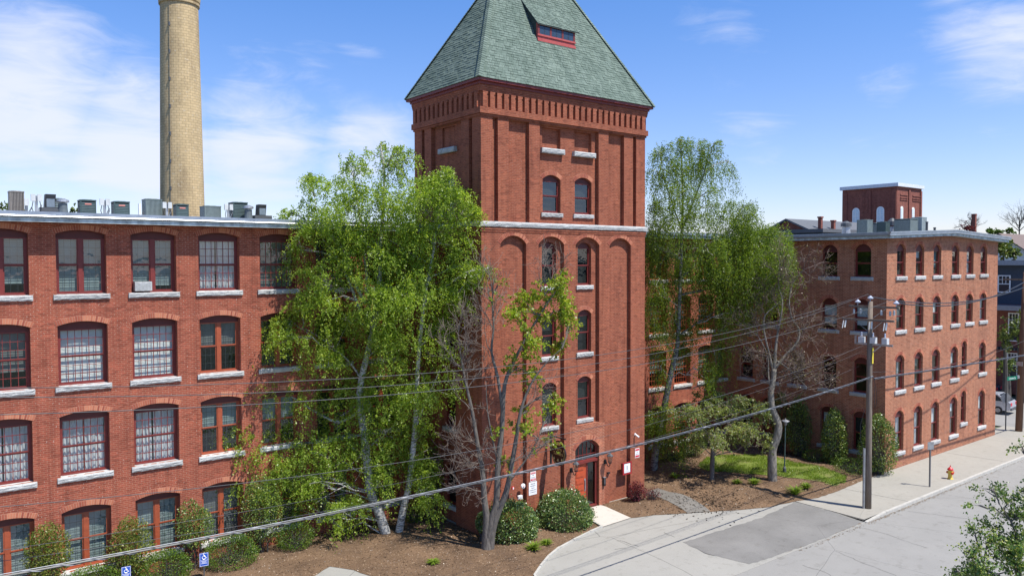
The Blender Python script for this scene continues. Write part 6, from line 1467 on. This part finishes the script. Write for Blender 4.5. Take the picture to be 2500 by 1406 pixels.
# brown-roofed house behind
q = CAM+ray(2478, 600)*120.0; simple_house('brown_roof_house', 'white house with broad brown shingle roof at the far right', 'house', q[0]-6, q[0]+9, q[1]-6, q[1]+6, q[2]-2.6, 4.2, CLAP, BRROOF, (('f', 3, q[2]-5, 1.2, 1.8), ('l', 5, q[2]-4.6, 1.1, 1.8)))
q = CAM+ray(2378, 545)*110.0; r = thing('brick_chimney_stack', 'slim dark brick chimney standing beyond the wing roof', 'chimney', (q[0], q[1], 0)); zc = (CAM+ray(2378, 526)*110.0)[2]; MB().box(-.24, .24, -.24, .24, 0, zc).build('shaft', BRICK_F, r); MB().box(-.28, .28, -.28, .28, zc+.001, zc+.2).build('crown_course', BRICK_F, r)
def far_tree(lab, px, py, dist, rx, ry, leaf, n, name='far_tree', size=.35, bare=False):
    c = CAM+ray(px, py)*dist; s = dist/FPX; r = thing(name, lab, 'tree', (c[0], c[1], 0)); tr = MB(); limb(tr, [(0, 0, -.2), (.1, 0, c[2]*.5), (0, .1, c[2])], .28, .08, 7); tr.build('trunk', BARK_D, r)
    if bare:
        tw = MB(); tips = []
        for k in range(9): a = k/9*6.28; twiggy(tw, (0, 0, c[2]-ry*s*RNG.uniform(.2, 1.0)), (math.cos(a)*.8, math.sin(a)*.8, 1.0), ry*s*.85, .09, 3, tips, up=.1)
        tw.build('crown', BARK_D, r)
    else:
        cen = np.array([0, 0, c[2]]); Q = []
        for k in range(7):
            d = ball(1, .6)[0]; q, _ = blob_leaves(cen+d*np.array([rx*s, rx*s, ry*s])*.65, np.array([rx*s, rx*s, ry*s])*.55, n//70, .8, 10, .2, size); Q.append(q)
        link('crown', mesh_quads('crown', np.concatenate(Q), leaf), r)
far_tree('bare dark tree right behind the brick chimney stack', 2372, 545, 135, 40, 26, None, 0, bare=True); far_tree('low dark red tree beside the slim brick chimney', 2362, 556, 100, 15, 7, LF_RED, 420, size=.22); far_tree('bare tree at the right edge above the brown roof', 2490, 530, 150, 20, 40, None, 0, bare=True)
far_tree('round yellow-green tree between wing and brown roof', 2452, 606, 95, 22, 22, LF_FAR, 1500); far_tree('pale budding bush below the brown roof', 2478, 612, 92, 24, 10, LF_FAR, 900)
far_tree('street tree with yellow-green leaves before the navy building', 2490, 800, 66, 36, 60, LF_FAR, 1500, size=.2); far_tree('lower leafy street tree by the parked cars', 2455, 820, 68, 16, 26, LF_FAR, 500, size=.18); far_tree('shaded street tree behind the street name sign', 2462, 890, 70, 20, 30, LF_EUO, 600, size=.2)
far_tree('distant treetop above the mill roof at the far left', 38, 512, 120, 20, 14, LF_FAR, 700); far_tree('pale distant treetop left of the badge condensers', 182, 512, 120, 12, 10, LF_FAR, 260); far_tree('thin distant treetop at the left picture edge', 6, 508, 125, 10, 14, LF_FAR, 300)
for k, (x, lb) in enumerate(((2420, 'distant pointed conifer on the skyline'), (2437, 'distant low tree line left part'), (2466, 'small dark spruce above the brown roof'))): far_tree(lb, x, 566, 220, 14, 7, LF_YEW, 500, size=.6)
far_tree('distant dark tree under the far left rooftops of the wing', 1952, 568, 160, 22, 10, LF_YEW, 500, size=.5)
# hills on the horizon
b = MB(); n = 120; P = []
for i in range(n+1):
    a = R(-60+200*i/n); d = 1700; hgt = 22+10*math.sin(i*.37)+7*math.sin(i*.9+1)+3*math.sin(i*2.3); P.append((d*math.sin(a), d*math.cos(a), hgt))
for p, q in zip(P, P[1:]):
    b.quad((p[0], p[1], -1), (q[0], q[1], -1), q, p); b.quad(p, q, (q[0]*1.2, q[1]*1.2, q[2]), (p[0]*1.2, p[1]*1.2, p[2]))
tag(b.build('hills', plain('blue_green_hills', (.10, .14, .13), .95, scale=.02)), kind='structure')
# parked cars on the side street
def car(lab, loc, rz, paint):
    r = thing('parked_car', lab, 'car', loc, rz, 'cars parked on the side street')
    side = [(-2.2, .35), (2.2, .35), (2.3, .6), (2.25, .92), (1.45, 1.02), (.75, 1.55), (-1.35, 1.62), (-2.1, 1.1), (-2.3, .95), (-2.3, .5)]
    b = MB(); b.prism(side, -.88, .88); b.build('body', paint, r)
    g = MB(); g.prism([(1.25, 1.05), (.72, 1.48), (-1.3, 1.55), (-1.85, 1.1)], -.885, .885); g.build('side_window', FARG, r)
    MB().add([(1.42, -.78, 1.06), (1.42, .78, 1.06), (.79, .70, 1.545), (.79, -.70, 1.545)], ((0, 1, 2, 3),)).build('windscreen', FARG, r)
    MB().add([(-2.14, -.72, 1.13), (-2.14, .72, 1.13), (-1.42, .66, 1.60), (-1.42, -.66, 1.60)], ((3, 2, 1, 0),)).build('rear_window', FARG, r)
    for sx in (-1.4, 1.4):
        for sy in (-.80, .80): w = MB().tube([(sx, sy-.11, .33), (sx, sy+.11, .33)], .33, 16).build('wheel', BLACK, r); MB().tube([(sx, sy-.115, .33), (sx, sy+.115, .33)], .19, 10).build('rim', GALV, w)
    for sy in (-.65, .65): MB().box(2.24, 2.31, sy-.2, sy+.2, .65, .82).build('headlight', WHITE, r); MB().box(-2.32, -2.26, sy-.18, sy+.18, .75, .98).build('taillight', SIGNR, r)
    MB().box(2.28, 2.36, -.85, .85, .38, .58).box(-2.36, -2.28, -.85, .85, .38, .58).build('bumper', DKGREY, r)
p = on_z(2446, 1008, -.12); car('silver car parked nearest beyond the wing corner', (p[0], p[1]+1.5, -.12), R(95), plain('silver_paint', (.55, .58, .64), .25, .5))
p = on_z(2452, 975, -.12); car('dark blue car parked farther along the side street', (p[0]+.5, p[1]+3, -.12), R(95), plain('dark_blue_paint', (.03, .04, .07), .2, .3))
